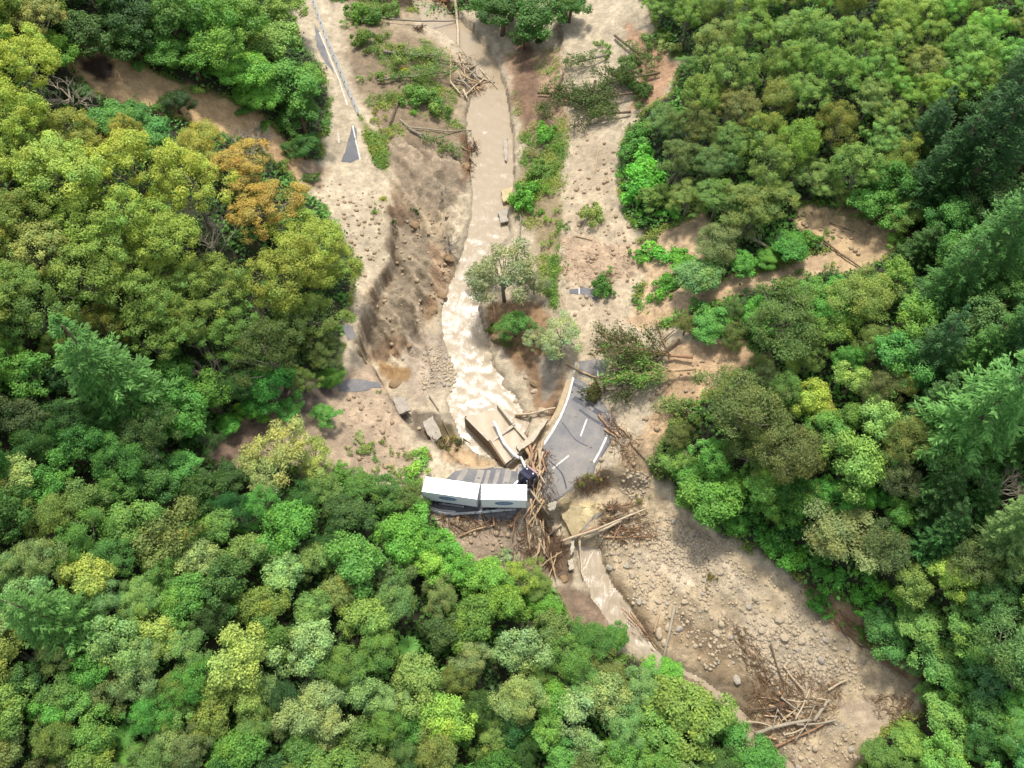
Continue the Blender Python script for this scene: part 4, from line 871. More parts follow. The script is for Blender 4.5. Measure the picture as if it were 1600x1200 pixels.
hand = [  # crowns one can point to
 (95,268,68,'W',(184,188,84)),(205,262,62,'W',(200,194,76)),(300,292,62,'W',(196,186,70)),(368,262,52,'W',ORG),(412,322,55,'W',(176,148,70)),(470,372,58,'W',(166,166,58)),(146,345,62,'W',(164,172,70)),(52,395,58,'W',(176,166,96)),(245,372,60,'W',(162,166,66)),(435,430,58,'W',(154,148,56)),(505,418,44,'W',(152,152,52)),(20,330,55,'W',(130,134,58)),(130,432,62,'W',(142,152,66)),(345,450,50,'W',(134,140,62)),(480,498,50,'W',(116,128,56)),(425,545,55,'W',(88,98,46)),(215,468,55,'W',(128,142,62)),(50,490,58,'W',(108,126,58)),(505,545,36,'W',(96,104,50)),
 (22,88,52,'W',(196,190,66)),(15,175,55,'W',(178,178,58)),(115,200,46,'W',(152,142,60)),(50,28,42,'W',(172,156,96)),(60,260,40,'W',(150,150,60)),(30,240,40,'W',(140,150,60)),(190,215,34,'W',(170,150,62)),
 (345,70,40,'B',(126,172,74)),(300,92,36,'B',(110,160,64)),(392,112,42,'B',(120,180,66)),(250,72,36,'B',(90,140,56)),(205,60,40,'B',(66,104,46)),(440,128,48,'B',(96,150,66)),(470,180,40,'B',(78,124,54)),(472,228,26,'B',(70,116,50)),(424,70,46,'B',(140,172,88)),(200,22,46,'B',DRK),(120,48,44,'B',(72,104,52)),(270,30,40,'B',(88,128,58)),(320,28,38,'B',(100,150,60)),(375,30,38,'B',(110,150,64)),(480,120,28,'B',(110,160,70)),(438,20,36,'B',(136,166,80)),(398,150,30,'B',(124,184,66)),(350,110,30,'B',(120,180,64)),
 (165,186,34,'B',(100,156,82)),(212,188,32,'B',(86,142,76)),(244,214,34,'B',(90,150,84)),(213,100,15,'S',(104,156,78)),(303,140,18,'S',(150,184,92)),(275,158,24,'B',(56,84,46)),(128,150,24,'B',(76,116,60)),(250,165,18,'S',(90,130,60)),(440,262,15,'S',(120,140,60)),(488,278,16,'S',(90,116,64)),(412,200,14,'S',(104,150,66)),(385,170,16,'S',(90,140,60)),(460,240,10,'S',(80,120,60)),
 (190,605,88,'C',(82,132,62)),(235,690,50,'K',(84,112,62)),
 (1525,265,78,'C',(56,98,52)),(1465,285,54,'C',(52,94,48)),(1560,395,70,'C',(82,132,66)),(1482,448,56,'C',(70,118,56)),(1590,540,56,'C',(66,112,58)),(1530,650,88,'C',(98,152,80)),(1585,835,52,'C',(112,144,86)),(1580,1005,72,'K',(108,146,92)),(1460,560,50,'C',(60,104,60)),(1590,160,50,'C',(60,96,50)),(1450,210,40,'C',(56,96,54)),
 (1160,640,72,'K',(110,122,70)),(1235,700,56,'K',(116,122,74)),(1230,500,68,'K',(98,122,62)),(1320,835,74,'K',(150,158,112)),(1385,860,50,'K',(104,120,80)),(1345,465,56,'K',(142,160,80)),(1175,705,40,'K',(100,116,62)),
 (1265,618,30,'B',(176,196,78)),(1333,598,30,'B',(168,198,106)),(1372,650,36,'B',(158,198,116)),(1328,722,50,'B',(132,172,86)),(1488,905,36,'B',(172,204,98)),(1240,568,15,'B',(160,190,80)),(1418,600,22,'B',(184,184,98)),(1202,692,15,'B',(170,190,90)),(1285,645,22,'B',(184,190,96)),(1437,775,14,'B',(140,190,90)),(1420,680,40,'K',(134,140,76)),
 (1112,770,56,'B',(98,150,58)),(1090,745,32,'B',(96,158,66)),(1090,430,36,'B',(116,158,104)),(1010,262,46,'S',(102,190,62)),(985,305,26,'S',(96,176,60)),(1000,225,28,'S',(90,150,64)),(1030,395,30,'S',(104,186,58)),(1065,405,26,'S',(110,180,60)),(1000,400,16,'S',(98,160,56)),(1020,310,26,'B',(110,140,64)),(1090,200,36,'W',(112,112,56)),
 (1180,320,52,'W',(128,132,66)),(1128,372,42,'K',(130,140,96)),(1215,300,34,'W',(140,150,90)),(1075,310,34,'W',(132,138,72)),(1050,330,20,'S',(96,170,60)),(1235,385,30,'B',(86,150,66)),(1375,320,40,'B',(92,150,64)),(1395,280,36,'B',(86,140,60)),(1190,495,30,'B',(102,180,66)),(1310,450,24,'B',(96,164,76)),
 (788,428,58,'P',(138,144,116)),(835,440,24,'P',(134,140,112)),(752,425,26,'P',(142,148,120)),(880,525,38,'P',(170,182,148)),(806,508,27,'B',(86,134,62)),(832,528,22,'P',(150,160,130)),(862,545,16,'P',(160,172,140)),
 (784,18,40,'B',(66,104,46)),(842,22,44,'B',(72,118,52)),(890,6,30,'B',(76,120,54)),(760,0,26,'B',(84,130,60)),(820,55,24,'B',(60,96,46)),
 (440,700,54,'P',(182,182,116)),(490,715,34,'P',(170,182,104)),(410,740,36,'P',(160,176,120)),(455,640,24,'B',(88,150,70)),(510,650,22,'B',(100,164,76)),(655,725,24,'S',(140,190,80)),(560,755,24,'B',(96,140,66)),(600,770,30,'B',(84,124,56)),(505,760,30,'B',(104,136,70)),(530,735,18,'S',(110,160,70)),(635,770,26,'B',(96,120,60)),(575,700,14,'S',(130,150,90)),(562,686,12,'S',(170,180,150)),
 (655,830,44,'B',(100,160,56)),(610,850,40,'B',(110,172,66)),(690,860,34,'B',(112,178,62)),(715,895,32,'B',(108,172,60)),(670,880,30,'B',(150,200,80)),(760,905,36,'B',(120,172,66)),(800,900,30,'W',(160,170,60)),(790,868,15,'S',(150,166,138)),(640,790,24,'B',(92,130,58)),(835,905,30,'K',(128,150,76)),(850,945,26,'B',(110,168,60)),
 (25,745,36,'B',(178,196,122)),(930,1000,36,'K',(90,136,62)),(960,995,22,'B',(88,140,60)),(1085,1120,64,'B',(124,152,70)),(1180,1180,42,'B',(84,146,66)),(1040,1050,26,'B',(120,190,70)),(885,1030,40,'K',(110,150,70)),
 (240,980,38,'B',(176,196,104)),(130,895,40,'B',(176,190,96)),(360,1030,50,'B',(168,188,104)),(470,1010,44,'B',(162,190,134)),(440,900,36,'B',(150,190,130)),(690,1120,44,'B',(158,198,84)),(560,970,38,'B',(140,172,90)),(800,1090,46,'K',(172,188,122)),(740,1030,34,'K',(160,172,122)),(100,960,66,'C',(92,140,70)),(260,840,50,'B',(118,130,72)),
 (105,140,46,'D',GRY),(372,222,44,'D',GRY),(326,372,44,'D',GRY),(330,570,38,'D',GRY),(1575,760,42,'D',GRY),(690,295,24,'D',GRY),(702,378,20,'D',GRY),(400,208,30,'D',GRY),(50,1030,22,'D',GRY),
 (205,1180,26,'F',(120,176,72)),(195,1150,22,'F',(96,150,62)),(640,1010,20,'F',(110,170,70)),
]
def low(u, v, r):  # low bush along the gravel on the far bank
    d = opend(u, v); return .6 if 1000 < u < 1460 and v > 690 and d > -2.1*r else (.66 if d > -1.35*r else 1.0)
for h in hand: plant(*h[:5], variant=None, sq=low(h[0], h[1], h[2]))
small = [  # shrubs and torn bushes on the silt and banks
 (632,110,7,(226,186,40)),(590,190,12,(150,164,66)),(600,205,12,(160,170,70)),(585,175,8,(150,150,60)),(562,62,16,(100,130,60)),(575,80,12,(90,120,56)),(598,60,14,(120,140,76)),(625,85,18,(130,148,84)),(560,20,20,(110,150,64)),(540,40,12,(120,160,70)),(580,25,18,(90,128,56)),(610,15,16,(110,140,70)),(650,150,22,(110,150,72)),(680,165,20,(110,146,76)),(650,175,10,(120,180,60)),(590,120,14,(120,150,70)),(620,120,14,(110,140,70)),(655,125,12,(130,150,84)),(565,125,10,(120,150,70)),(690,235,13,(120,140,76)),(610,150,12,(110,130,70)),(700,180,12,(100,140,70)),(640,135,14,(100,130,64)),
 (648,330,10,(60,86,40)),(613,347,7,(70,96,46)),(598,312,8,(180,190,80)),(588,330,8,(120,150,70)),
 (852,205,18,(110,176,66)),(862,232,14,(120,164,70)),(840,262,16,(116,150,76)),(872,260,10,(130,160,80)),(820,310,24,(104,170,60)),(850,290,14,(126,170,72)),(868,300,12,(140,176,80)),(862,345,12,(150,180,70)),(872,330,9,(140,170,76)),(858,380,10,(140,176,70)),(866,405,8,(120,160,64)),(840,330,12,(110,150,66)),(835,245,12,(140,140,96)),(860,275,12,(130,160,90)),(812,325,12,(96,150,60)),(868,365,8,(150,170,70)),
 (925,335,19,(150,164,96)),(888,357,8,(100,140,76)),(943,452,18,(80,128,56)),(948,425,12,(110,150,72)),(940,438,13,(96,140,60)),(1020,375,10,(110,140,80)),(1015,470,14,(110,170,70)),(1035,455,18,(104,170,64)),(1050,440,16,(96,160,60)),(1000,480,12,(110,170,66)),(1100,480,16,(90,150,76)),(1105,500,18,(80,140,72)),(1160,495,16,(110,180,66)),(980,235,16,(90,140,70)),(1010,200,18,(96,150,74)),(975,270,12,(100,180,60)),(1035,340,14,(100,170,58)),(995,335,12,(110,170,64)),
 (1245,370,14,(90,140,60)),(1270,375,16,(96,150,66)),(1340,340,14,(120,180,66)),(1365,345,14,(110,170,60)),(1400,375,16,(140,180,80)),(1290,365,10,(100,150,66)),(1250,425,12,(100,150,76)),(1300,415,10,(130,160,80)),(1390,345,12,(120,180,70)),(1420,340,18,(100,160,60)),
 (770,515,12,(96,116,60)),(785,530,10,(120,130,84)),(800,540,14,(90,110,60)),
 (590,720,9,(120,170,90)),(612,708,8,(150,170,110)),(640,715,9,(120,150,70)),(700,688,14,(140,128,60)),(690,695,12,(110,110,60)),(712,692,12,(92,92,62)),(600,690,8,(130,140,90)),(585,735,10,(130,160,80)),(545,700,9,(160,170,130)),(620,740,12,(120,160,70)),(610,730,8,(150,180,90)),(640,745,16,(130,180,76)),(594,612,5,(130,150,70)),(667,712,9,(160,140,90)),
 (915,745,10,(140,140,84)),(905,755,9,(130,130,70)),(935,750,9,(150,140,90)),(1112,905,10,(130,116,66)),(1000,780,9,(130,130,80)),(1060,660,18,(120,140,84)),(1085,650,20,(110,140,80)),(1075,685,16,(110,130,84)),(1045,735,14,(100,120,70)),(1065,745,16,(110,160,90)),(1050,690,12,(100,124,76)),(1075,725,14,(88,140,96)),(930,610,16,(92,92,50)),(920,620,10,(84,88,50)),
 (970,120,20,(92,118,60)),(1000,140,18,(80,110,56)),(1010,120,14,(110,130,76)),(985,100,16,(100,130,70)),(1030,60,20,(110,140,80)),(1050,75,16,(160,176,120)),(935,70,14,(120,160,80)),(945,85,12,(110,150,76)),(1000,165,14,(80,120,60)),
 (1375,960,16,(96,170,56)),(1350,930,22,(90,160,52)),(1300,900,24,(84,150,54)),(1220,850,26,(80,150,52)),(1190,830,24,(70,134,50)),(1250,870,24,(96,166,60)),(1400,1000,16,(110,170,60)),(1340,985,14,(96,160,60)),(1280,940,18,(76,140,52)),(1300,960,12,(84,150,56)),(1360,900,22,(110,176,66)),(1400,930,20,(120,180,70)),(1240,830,26,(64,120,50)),(1170,800,20,(76,130,54)),(1285,870,20,(70,130,52)),(1415,960,16,(120,180,76)),
]
for u, v, r, c in small: plant(u, v, r*1.15, 'S' if r > 15 or (u, v) == (632, 110) else 'T', c)
# ---------------------------------------------------------------- the forest fills in between
GROVE = [(-60,215),(80,215),(200,200),(330,210),(430,250),(530,340),(555,430),(540,560),(470,600),(-60,560)]
def pick(u, v):
    """kind, crown radius in pixels and leaf colour for this stretch of forest"""
    j = R3.normal(0, 1, 3); x = R3.random()
    def m(a, b, t): return np.array(a, float)*(1-t)+np.array(b, float)*t
    if inside(u, v, GROVE):
        t = np.clip((v-330)/230, 0, 1); return ('W' if x < .85 else 'K'), R3.uniform(42, 60), m((178,176,72), (112,126,60), t)+j*9
    if u > 1430 and 170 < v < 860: return ('C' if x < .55 else 'B'), R3.uniform(34, 52), m((62,104,54), (100,150,78), R3.random()*.8)+j*5
    if u > 950 and v < 380:
        t = np.clip((u-1000)/600+(200-v)/500, 0, 1); return ('W' if x < .88 else 'K'), R3.uniform(27, 40)*(1+v/1500), m((120,134,68), (162,184,88), t*R3.uniform(.5, 1.1))+j*8
    if u > 1000 and v < 900:
        if v > 770 and u < 1430: return ('B' if x < .7 else 'K'), R3.uniform(26, 40), m((66,120,50), (96,160,60), R3.random())+j*6
        return ('B' if x < .62 else 'K'), R3.uniform(26, 44), [m((86,140,64),(120,172,84),R3.random()), m((94,116,66),(126,140,80),R3.random())][0 if x < .62 else 1]+j*8
    if u > 1200: return ('B' if x < .8 else 'K'), R3.uniform(30, 46), m((82,134,70), (136,184,96), R3.random())+j*8
    if v < 240: return ('B' if x < .75 else 'W'), R3.uniform(30, 44), m((88,124,56), (160,164,72), R3.random() if u < 130 else R3.random()*.35)+j*8
    if v < 800: return ('B' if x < .7 else 'K'), R3.uniform(32, 48), m((60,96,48), (100,160,62), R3.random()**1.4)+j*8
    y = float(np.clip(.5+.62*fbm(u, v, 190, 3, 311)+R3.normal(0, .2), 0, .999))
    if y < .34: c = m((136,166,108), (160,188,130), R3.random())
    elif y < .55: c = m((92,138,68), (122,168,80), R3.random())
    elif y < .8: c = m((104,132,70), (138,160,90), R3.random())
    else: c = m((66,100,52), (84,124,62), R3.random())
    return ('B' if x < .68 else 'K'), R3.uniform(30, 47), c+j*7
occ = [(t['u'], t['v'], t['r'], t['kind']) for t in trees if t['kind'] not in 'ST' or t['r'] > 22]
cand = R3.uniform((-50, -45), (1650, 1250), (40000, 2)); filled = 0
oa = np.array([(a, b, c) for a, b, c, _ in occ])
for u, v in cand:
    if min((oa[:, 0]-u)**2+(oa[:, 1]-v)**2) < 21**2: continue
    kd, r, c = pick(u, v); d = np.hypot(oa[:, 0]-u, oa[:, 1]-v)
    if (d < .615*(oa[:, 2]*np.where(oa[:, 2] > 60, .85, 1)+r)).any(): continue
    if opend(u, v) > -.66*r:
        if opend(u, v) > -13: continue
        r = max(16, -opend(u, v)/.7)
        if (d < .6*(oa[:, 2]+r)).any(): continue
    plant(u, v, r, kd, c, sq=low(u, v, r)); oa = np.vstack([oa, (u, v, r)]); filled += 1
print('trees', len(trees), 'filled', filled, {k: sum(t['kind'] == k for t in trees) for k in NAMES})

# ---------------------------------------------------------------- undergrowth under and between the trees, grass on the torn banks
def scatter(name, n, weight, colf, L, Wf, per, spread, hgt, label, cat):
    wt = weight[:-1, :-1]*np.outer(np.diff(ys), np.diff(xs)); vis = (GX[:-1, :-1] > -140) & (GX[:-1, :-1] < 140) & (GY[:-1, :-1] > 10) & (GY[:-1, :-1] < 236)
    wt = (wt*vis).ravel(); ii = R3.choice(len(wt), n, p=wt/wt.sum()); j, i = np.unravel_index(ii, vis.shape)
    x = xs[i]+R3.random(n)*(xs[i+1]-xs[i]); y = ys[j]+R3.random(n)*(ys[j+1]-ys[j]); z = H(x, y)
    tuft = np.stack([x, y, z], 1); P = np.repeat(tuft, per, 0)+R3.normal(0, 1, (n*per, 3))*np.array([spread, spread, 0]); P[:, 2] += np.abs(R3.normal(0, hgt, n*per))+.05
    col = np.repeat(colf(x, y), per, 0)*R3.normal(1, .16, (n*per, 1)); V, F = leaves(P, np.array([0, 0, 1.0])+sph(n*per)*.8, L*R3.uniform(.6, 1.4, n*per), Wf)
    o = link(name, new_mesh(name, V, F, M['leaf'], True, {'tint': np.repeat(np.clip(col, .004, .6), 4, 0)})); o.color = (1, 1, 1, 1); tag(o, label, None, None, 'stuff'); return o
def mixc(x, y, a, b, sc, seed):
    t = sstep(-.35, .35, fbm(x, y, sc, 3, seed))[:, None]; return leafcol(a)*(1-t)+leafcol(b)*t
forestw = np.clip((veg-.85)/.15, 0, 1)
scatter('undergrowth', 34000, forestw, lambda x, y: mixc(x, y, (66,100,52), (104,160,68), 7, 91), .75, .6, 8, .8, .6, 'leafy undergrowth on the forest floor between the trees', None)
grassw = np.where((veg > .1) & (veg < .93), veg*sstep(-.12, .3, fbm(GX, GY, 5, 4, 99)+.5*(veg-.3)), 0)
scatter('grass', 11000, grassw, lambda x, y: mixc(x, y, (112,146,62), (160,168,76), 4, 92), .42, .35, 7, .35, .22, 'torn grass and weeds on the muddy banks', None)

# the same bush carrying on over the slopes beyond the picture: one mass
def far_forest(n):
    st = R3.bit_generator.state; shp = []
    for a in range(3):
        me, _ = clump_crown('mass', 34, .78, (.16, .36), 34, .2, .6, av=.85, lobes=.3, stray=.2)
        co = np.empty(len(me.vertices)*3); me.vertices.foreach_get('co', co); ti = np.empty(len(me.vertices)*4); me.attributes['tint'].data.foreach_get('color', ti); shp.append((co.reshape(-1, 3), ti.reshape(-1, 4)[:, :3])); bpy.data.meshes.remove(me)
    Vs, Ts, pts, t = [], [], [], 0
    while len(pts) < n and t < 9000:
        t += 1; x, y = R3.uniform(-175, 175), R3.uniform(6, 255); z = float(H(x, y)); u, v, d = project((x, y, z+5)); R = float(R3.uniform(3.2, 5.2))
        if d < 5 or (-75-R*9 < u < 1675+R*9 and -60-R*9 < v < 1265+R*9) or any((x-a)**2+(y-b)**2 < 36 for a, b in pts) or (430 < u < 1060 and v < 0) or (1150 < u < 1400 and v > 1100): continue
        pts.append((x, y)); V, T = shp[int(R3.integers(3))]; an = R3.uniform(0, 6.28); c, s_ = math.cos(an), math.sin(an)
        Vs.append(np.stack([V[:, 0]*c-V[:, 1]*s_, V[:, 0]*s_+V[:, 1]*c, V[:, 2]+1.25], 1)*R+np.array([x, y, z])); q = R3.random(); Ts.append(T*(leafcol((84,124,62))*(1-q)+leafcol((140,160,84))*q))
    V = np.concatenate(Vs); o = link('forest', new_mesh('forest', V, np.arange(len(V)).reshape(-1, 4), M['leaf'], True, {'tint': np.concatenate(Ts)})); o.color = (1, 1, 1, 1); tag(o, 'bush carrying on over the slopes all around', None, None, 'stuff')
far_forest(330)
# ---------------------------------------------------------------- boulders and stones
def rock_mesh(name, seed, sub=2):
    import bmesh
    bm = bmesh.new(); bmesh.ops.create_icosphere(bm, subdivisions=sub, radius=1.0); q = np.random.default_rng(seed); D = unit(q.normal(size=(7, 3))); cut = q.uniform(.62, .9, 7); sc = q.uniform(.75, 1.15, 3)*np.array([1, 1, .72])
    for v in bm.verts:
        p = np.array(v.co)
        for d, c in zip(D, cut):
            e = p@d
            if e > c: p = p-d*(e-c)*.85
        v.co = p*sc*(1+q.normal(0, .02))
    me = bpy.data.meshes.new(name); bm.to_mesh(me); bm.free(); me.materials.append(M['stone' if seed % 3 else 'stone_grey']); return me
ROCKS = [rock_mesh('boulder', 100+i) for i in range(9)]
rocks = []
def boulder(u, v, r, label=None):
    P = unproj(u, v); dep = project(P)[2]; R = r*float(dep)/FPX; o = link('boulder', ROCKS[int(R3.integers(9))], None, (P[0], P[1], float(H(P[0], P[1]))+R*.08))
    o.scale = tuple(R*R3.uniform(.85, 1.2, 3)); o.rotation_euler = (float(R3.normal(0, .2)), float(R3.normal(0, .2)), float(R3.uniform(0, 6.28))); rocks.append(dict(o=o, u=u, v=v, r=r, label=label))
for u, v, r, lb in [(760,563,11,'large tan boulder standing alone in the rapids above the inlet'),(848,645,10,'large smooth tan boulder wedged between inlet and curved kerb'),(815,655,6,None),(835,612,5,None),(822,590,5,None),(985,800,8,None),(967,805,7,None),(988,820,6,None),(806,628,6,None),(618,596,5,None),(655,670,5,None),
  (1218,968,9,None),(1227,995,8,None),(1240,990,7,None),(1282,1032,8,'rounded tan boulder beside the drift of sticks on the gravel'),(1252,1003,7,None),(1190,985,7,None),(1150,1062,7,None),(1273,1168,8,'round yellowish boulder lowest beside the muddy pool'),(1330,1172,7,None),(1170,948,6,None),(1050,870,5,None),(1022,872,6,None),(987,898,7,None),(979,884,6,None),(952,887,6,None),(1130,960,6,None),(1127,975,6,None),(1070,941,6,None),(1045,980,7,None),(1060,983,7,None),(1030,990,8,None),(1180,935,6,None),(1125,893,6,None),(1110,872,6,None),(1160,990,5,None),(1290,1000,6,None),(1120,990,6,None),(1040,1005,6,None),(1085,1010,5,None),(975,985,6,None),(985,1000,5,None),(965,990,5,None)]: boulder(u, v, r, lb)
PILE = [(662,545),(685,535),(700,555),(712,585),(722,600),(705,612),(690,600),(668,612),(655,590)]
BEDR = [(930,850),(1010,800),(1060,800),(1130,855),(1240,925),(1320,985),(1370,1050),(1300,1080),(1200,1060),(1110,1040),(1040,985),(980,925)]
def fill_rocks(poly, n, r0, r1, sep):
    p = np.array(poly, float); k = 0; t = 0
    while k < n and t < 6000:
        t += 1; u, v = R3.uniform(p.min(0), p.max(0))
        if not inside(u, v, poly): continue
        r = r0+(r1-r0)*R3.random()**2.5
        if any((u-q['u'])**2+(v-q['v'])**2 < (sep*(r+q['r']))**2 for q in rocks): continue
        boulder(u, v, r); k += 1
fill_rocks([(690,570),(712,580),(724,602),(705,612),(692,600)], 22, 3, 6.0, .75)
fill_rocks(PILE, 60, 1.6, 4.6, .7)
fill_rocks(BEDR, 120, 2.4, 5.5, .9)
fill_rocks([(940,830),(1000,790),(1050,800),(1130,865),(1100,890),(1000,850)], 35, 2.2, 4.5, .8)
fill_rocks([(1200,1120),(1340,1090),(1350,1190),(1230,1200)], 16, 2, 5, .9)
for u, v in [(640,640),(625,700),(650,705),(630,560),(745,470),(742,480),(752,455),(775,465),(990,760),(1000,770),(985,745),(1010,760)]: boulder(u, v, float(R3.uniform(2.5, 4.5)))
# stones and pebbles nobody would count
ico_v, ico_f = None, None
t_ = rock_mesh('stone', 300, 1); ico_v = np.array([v.co[:] for v in t_.vertices]); ico_f = np.array([p.vertices[:] for p in t_.polygons]); bpy.data.meshes.remove(t_)
def stones(name, polys, n, r0, r1, m, label):
    V, F, k = [], [], 0
    wts = np.array([q for _, q in polys], float); cnt = (wts/wts.sum()*n).astype(int)
    for (poly, _), c in zip(polys, cnt):
        W = wpoly(poly); j = 0
        while j < c:
            x, y = R3.uniform(W[:, :2].min(0), W[:, :2].max(0), (400, 2)).T; ok = sdist(x, y, W)+fbm(x, y, 4, 3, 8)*3 > 0
            for a, b in zip(x[ok], y[ok]):
                if vnoise(np.array(a/2.2), np.array(b/2.2), 7) < R3.random()*.9: continue
                R = r0+(r1-r0)*R3.random()**3; an = R3.uniform(0, 6.28); s, q = math.sin(an), math.cos(an)
                p = ico_v*R*R3.uniform(.75, 1.25, 3); p = np.stack([p[:, 0]*q-p[:, 1]*s, p[:, 0]*s+p[:, 1]*q, p[:, 2]], 1)
                V.append(p+np.array([a, b, float(H(a, b))+R*.2])); F.append(ico_f+k*len(ico_v)); k += 1; j += 1
                if j >= c: break
    tag(link(name, new_mesh(name, np.concatenate(V), np.concatenate(F), m, True)), label, None, None, 'stuff')
stones('gravel', [(BEDR, 6), (PILE, 1.0), ([(960,800),(1050,800),(1130,865),(1100,900),(1000,860)], 3.2), ([(1150,960),(1330,1010),(1370,1080),(1200,1070)], 2.0), ([(1220,1120),(1340,1140),(1340,1200),(1240,1200)], .8), ([(975,735),(1015,755),(1000,780),(970,765)], .7), ([(700,430),(740,420),(690,500),(680,530)], .2)], 4200, .1, .36, M['stone'], 'pale river gravel and small stones washed over the flood bed')
stones('clods', [([(480,270),(600,300),(605,400),(550,500),(500,330)], 2), ([(890,200),(960,240),(1000,400),(950,540),(885,540)], 2.2), ([(540,600),(620,640),(650,730),(560,740)], 1), ([(700,820),(830,830),(850,890),(750,890)], .8), ([(610,300),(700,330),(690,500),(600,540)], 1.2), ([(1000,600),(1150,550),(1080,640),(1000,700)], .7), ([(1250,330),(1400,350),(1350,415),(1290,390)], .7), ([(860,560),(960,600),(985,700),(1000,750),(940,760)], .4)], 1200, .05, .5, mat('clod_soil', alb((206,180,146)), .9, [(3, .25, 4)]), 'clods of soil scattered over the silt')

# ---------------------------------------------------------------- logs and sticks
logs = []
def log(px, d, m, label=None, zo=0.0, name='log', stubs=0, taper=.7, z0=None, z1=None, group=None):
    """a fallen trunk through photograph points, d pixels thick; zo lifts it onto what lies below"""
    P = np.array([unproj(u, v) for u, v in px]); dep = float(project(P[0])[2]); R = d*dep/FPX/2*.74
    for i, p in enumerate(P): p[2] = float(H(p[0], p[1]))+R*.7+zo
    if z0 is not None: P[0] = at_z(*px[0], z0)
    if z1 is not None: P[-1] = at_z(*px[-1], z1)
    Q = [P[0]]
    for i in range(len(P)-1):
        for j in range(1, 4): Q.append(P[i]+(P[i+1]-P[i])*j/3+R3.normal(0, R*.22, 3)*(j < 3))
    Q = np.array(Q); c = Q[len(Q)//2].copy(); mb = MB(); n = len(Q)
    rad = [R*(1-(1-taper)*i/(n-1))*R3.uniform(.9, 1.08) for i in range(n)]; rad[0] *= 1.15
    ends = [Q[0]-(Q[1]-Q[0])*.08]; mb.tube([q-c for q in [*ends, *Q, Q[-1]+(Q[-1]-Q[-2])*.1]], [rad[0]*.55, *rad, rad[-1]*.35], 8)
    L = np.linalg.norm(Q[-1]-Q[0])
    for _ in range(stubs):
        k = int(R3.integers(1, n)); dv = unit(Q[-1]-Q[0])*.6+sph(1)[0]; dv[2] = abs(dv[2])*.6; dv = unit(dv); ln = L*R3.uniform(.08, .2)
        mb.tube([Q[k]-c, Q[k]-c+dv*ln*.6, Q[k]-c+dv*ln+R3.normal(0, .1, 3)], [R*.4, R*.28, R*.1], 5)
    o = link(name, new_mesh(name, np.array(mb.V), mb.F, M[m], True), None, c); logs.append(dict(o=o, u=float(np.mean([p[0] for p in px])), v=float(np.mean([p[1] for p in px])), d=d, m=m, L=L, label=label, name=name)); return o
log([(711,-6),(714,35),(716,74)], 7, 'wood_pale', 'tall pale stripped log standing across the top of the stream', .5, stubs=2, z1=3.4)
log([(562,27),(610,36),(660,39),(713,38)], 4, 'bark_grey', 'long thin grey log bridging from the torn bank to the standing pale log', .8, stubs=2)
log([(650,88),(690,98),(735,104)], 3.6, 'bark', 'dark thin log reaching over the water below the standing pale log', .4, stubs=2)
log([(703,82),(705,110),(704,135)], 4, 'wood_tan', None, .6); log([(703,130),(712,142),(720,150)], 4.5, 'wood_pale', None, .5); log([(724,145),(730,158)], 5, 'wood_pale', None, .5)
log([(625,190),(640,203),(670,205),(700,209),(736,207)], 3.4, 'bark_white', 'thin curved white log lying from the torn grass to the water', .5, stubs=3)
log([(610,196),(622,165),(640,146)], 3.6, 'bark', 'dark crooked branch standing on the torn grassy bank', .6, stubs=5)
log([(884,569),(905,581),(926,590),(945,594)], 5, 'wood_tan', 'tan log lying across the tar below the silted road', .2)
log([(935,650),(948,666),(966,684)], 5, 'wood_red', 'reddish log on the outer edge of the curved road, its upper end by the line', .2)
log([(944,672),(962,684)], 4.5, 'wood_tan', 'tan log just below the reddish log on the outer road edge', .2)
log([(805,653),(835,650),(867,642)], 5, 'wood_pale', 'pale log between the inlet and the curved kerb', .8); log([(808,654),(830,645)], 6, 'wood_tan', None, .4)
log([(822,704),(829,725),(839,748)], 8, 'wood_tan', 'thick tan plank-like log leaning beside the dark cab', 1.0)
log([(905,846),(907,875),(911,906)], 5.5, 'wood_pale', 'lone upright pale log at the head of the outlet stream', .6)
log([(856,838),(861,875),(868,906)], 4, 'wood_tan', 'long thin log reaching down from the jam into the green bushes', .6); log([(848,815),(850,868)], 4, 'wood_tan', None, .8)
log([(880,850),(930,833),(1007,801)], 5.5, 'wood_pale', 'long pale log lying below the tilted sandy slab', 1.2, stubs=1)
log([(912,843),(950,828),(985,808)], 6, 'wood_pale', 'thick pale log alongside the long one below the tilted slab', .9)
log([(876,850),(905,838),(935,826)], 4, 'wood_red', 'red-brown log tucked under the tilted sandy slab', 1.0)
log([(1053,950),(1045,990),(1036,1030)], 7, 'bark_white', 'lone white log lying across the lower stream', .5, taper=.85)
log([(970,952),(995,975),(1018,1002)], 4, 'wood_red', None, .3); log([(985,958),(1005,985),(1026,1016)], 3, 'wood_tan', None, .3); log([(1022,988),(1030,958)], 4, 'wood_tan', None, .3); log([(975,962),(1000,990)], 3, 'wood_red', None, .35)
log([(1178,1148),(1200,1140),(1262,1127)], 9, 'bark_white', 'thickest white log at the bottom of the gravel log pile', .7, stubs=2)
log([(1269,1128),(1280,1112),(1294,1096)], 8, 'bark_white', 'stout white log pointing up from the gravel log pile', .6)
log([(1210,1168),(1250,1150),(1298,1126)], 5, 'wood_red', 'reddish log under the thickest white log', .5); log([(1182,1150),(1215,1158)], 6, 'wood_tan', None, .4); log([(1240,1126),(1252,1104),(1262,1080)], 4, 'wood_pale', None, .9); log([(1223,1042),(1236,1060),(1255,1082)], 5, 'wood_pale', None, .4); log([(1203,1008),(1212,1040),(1224,1072)], 4, 'bark', None, .4, stubs=3); log([(1292,1080),(1308,1070),(1322,1064)], 5, 'wood_pale', None, .5); log([(1212,1112),(1226,1128)], 5, 'wood_pale', None, .8)
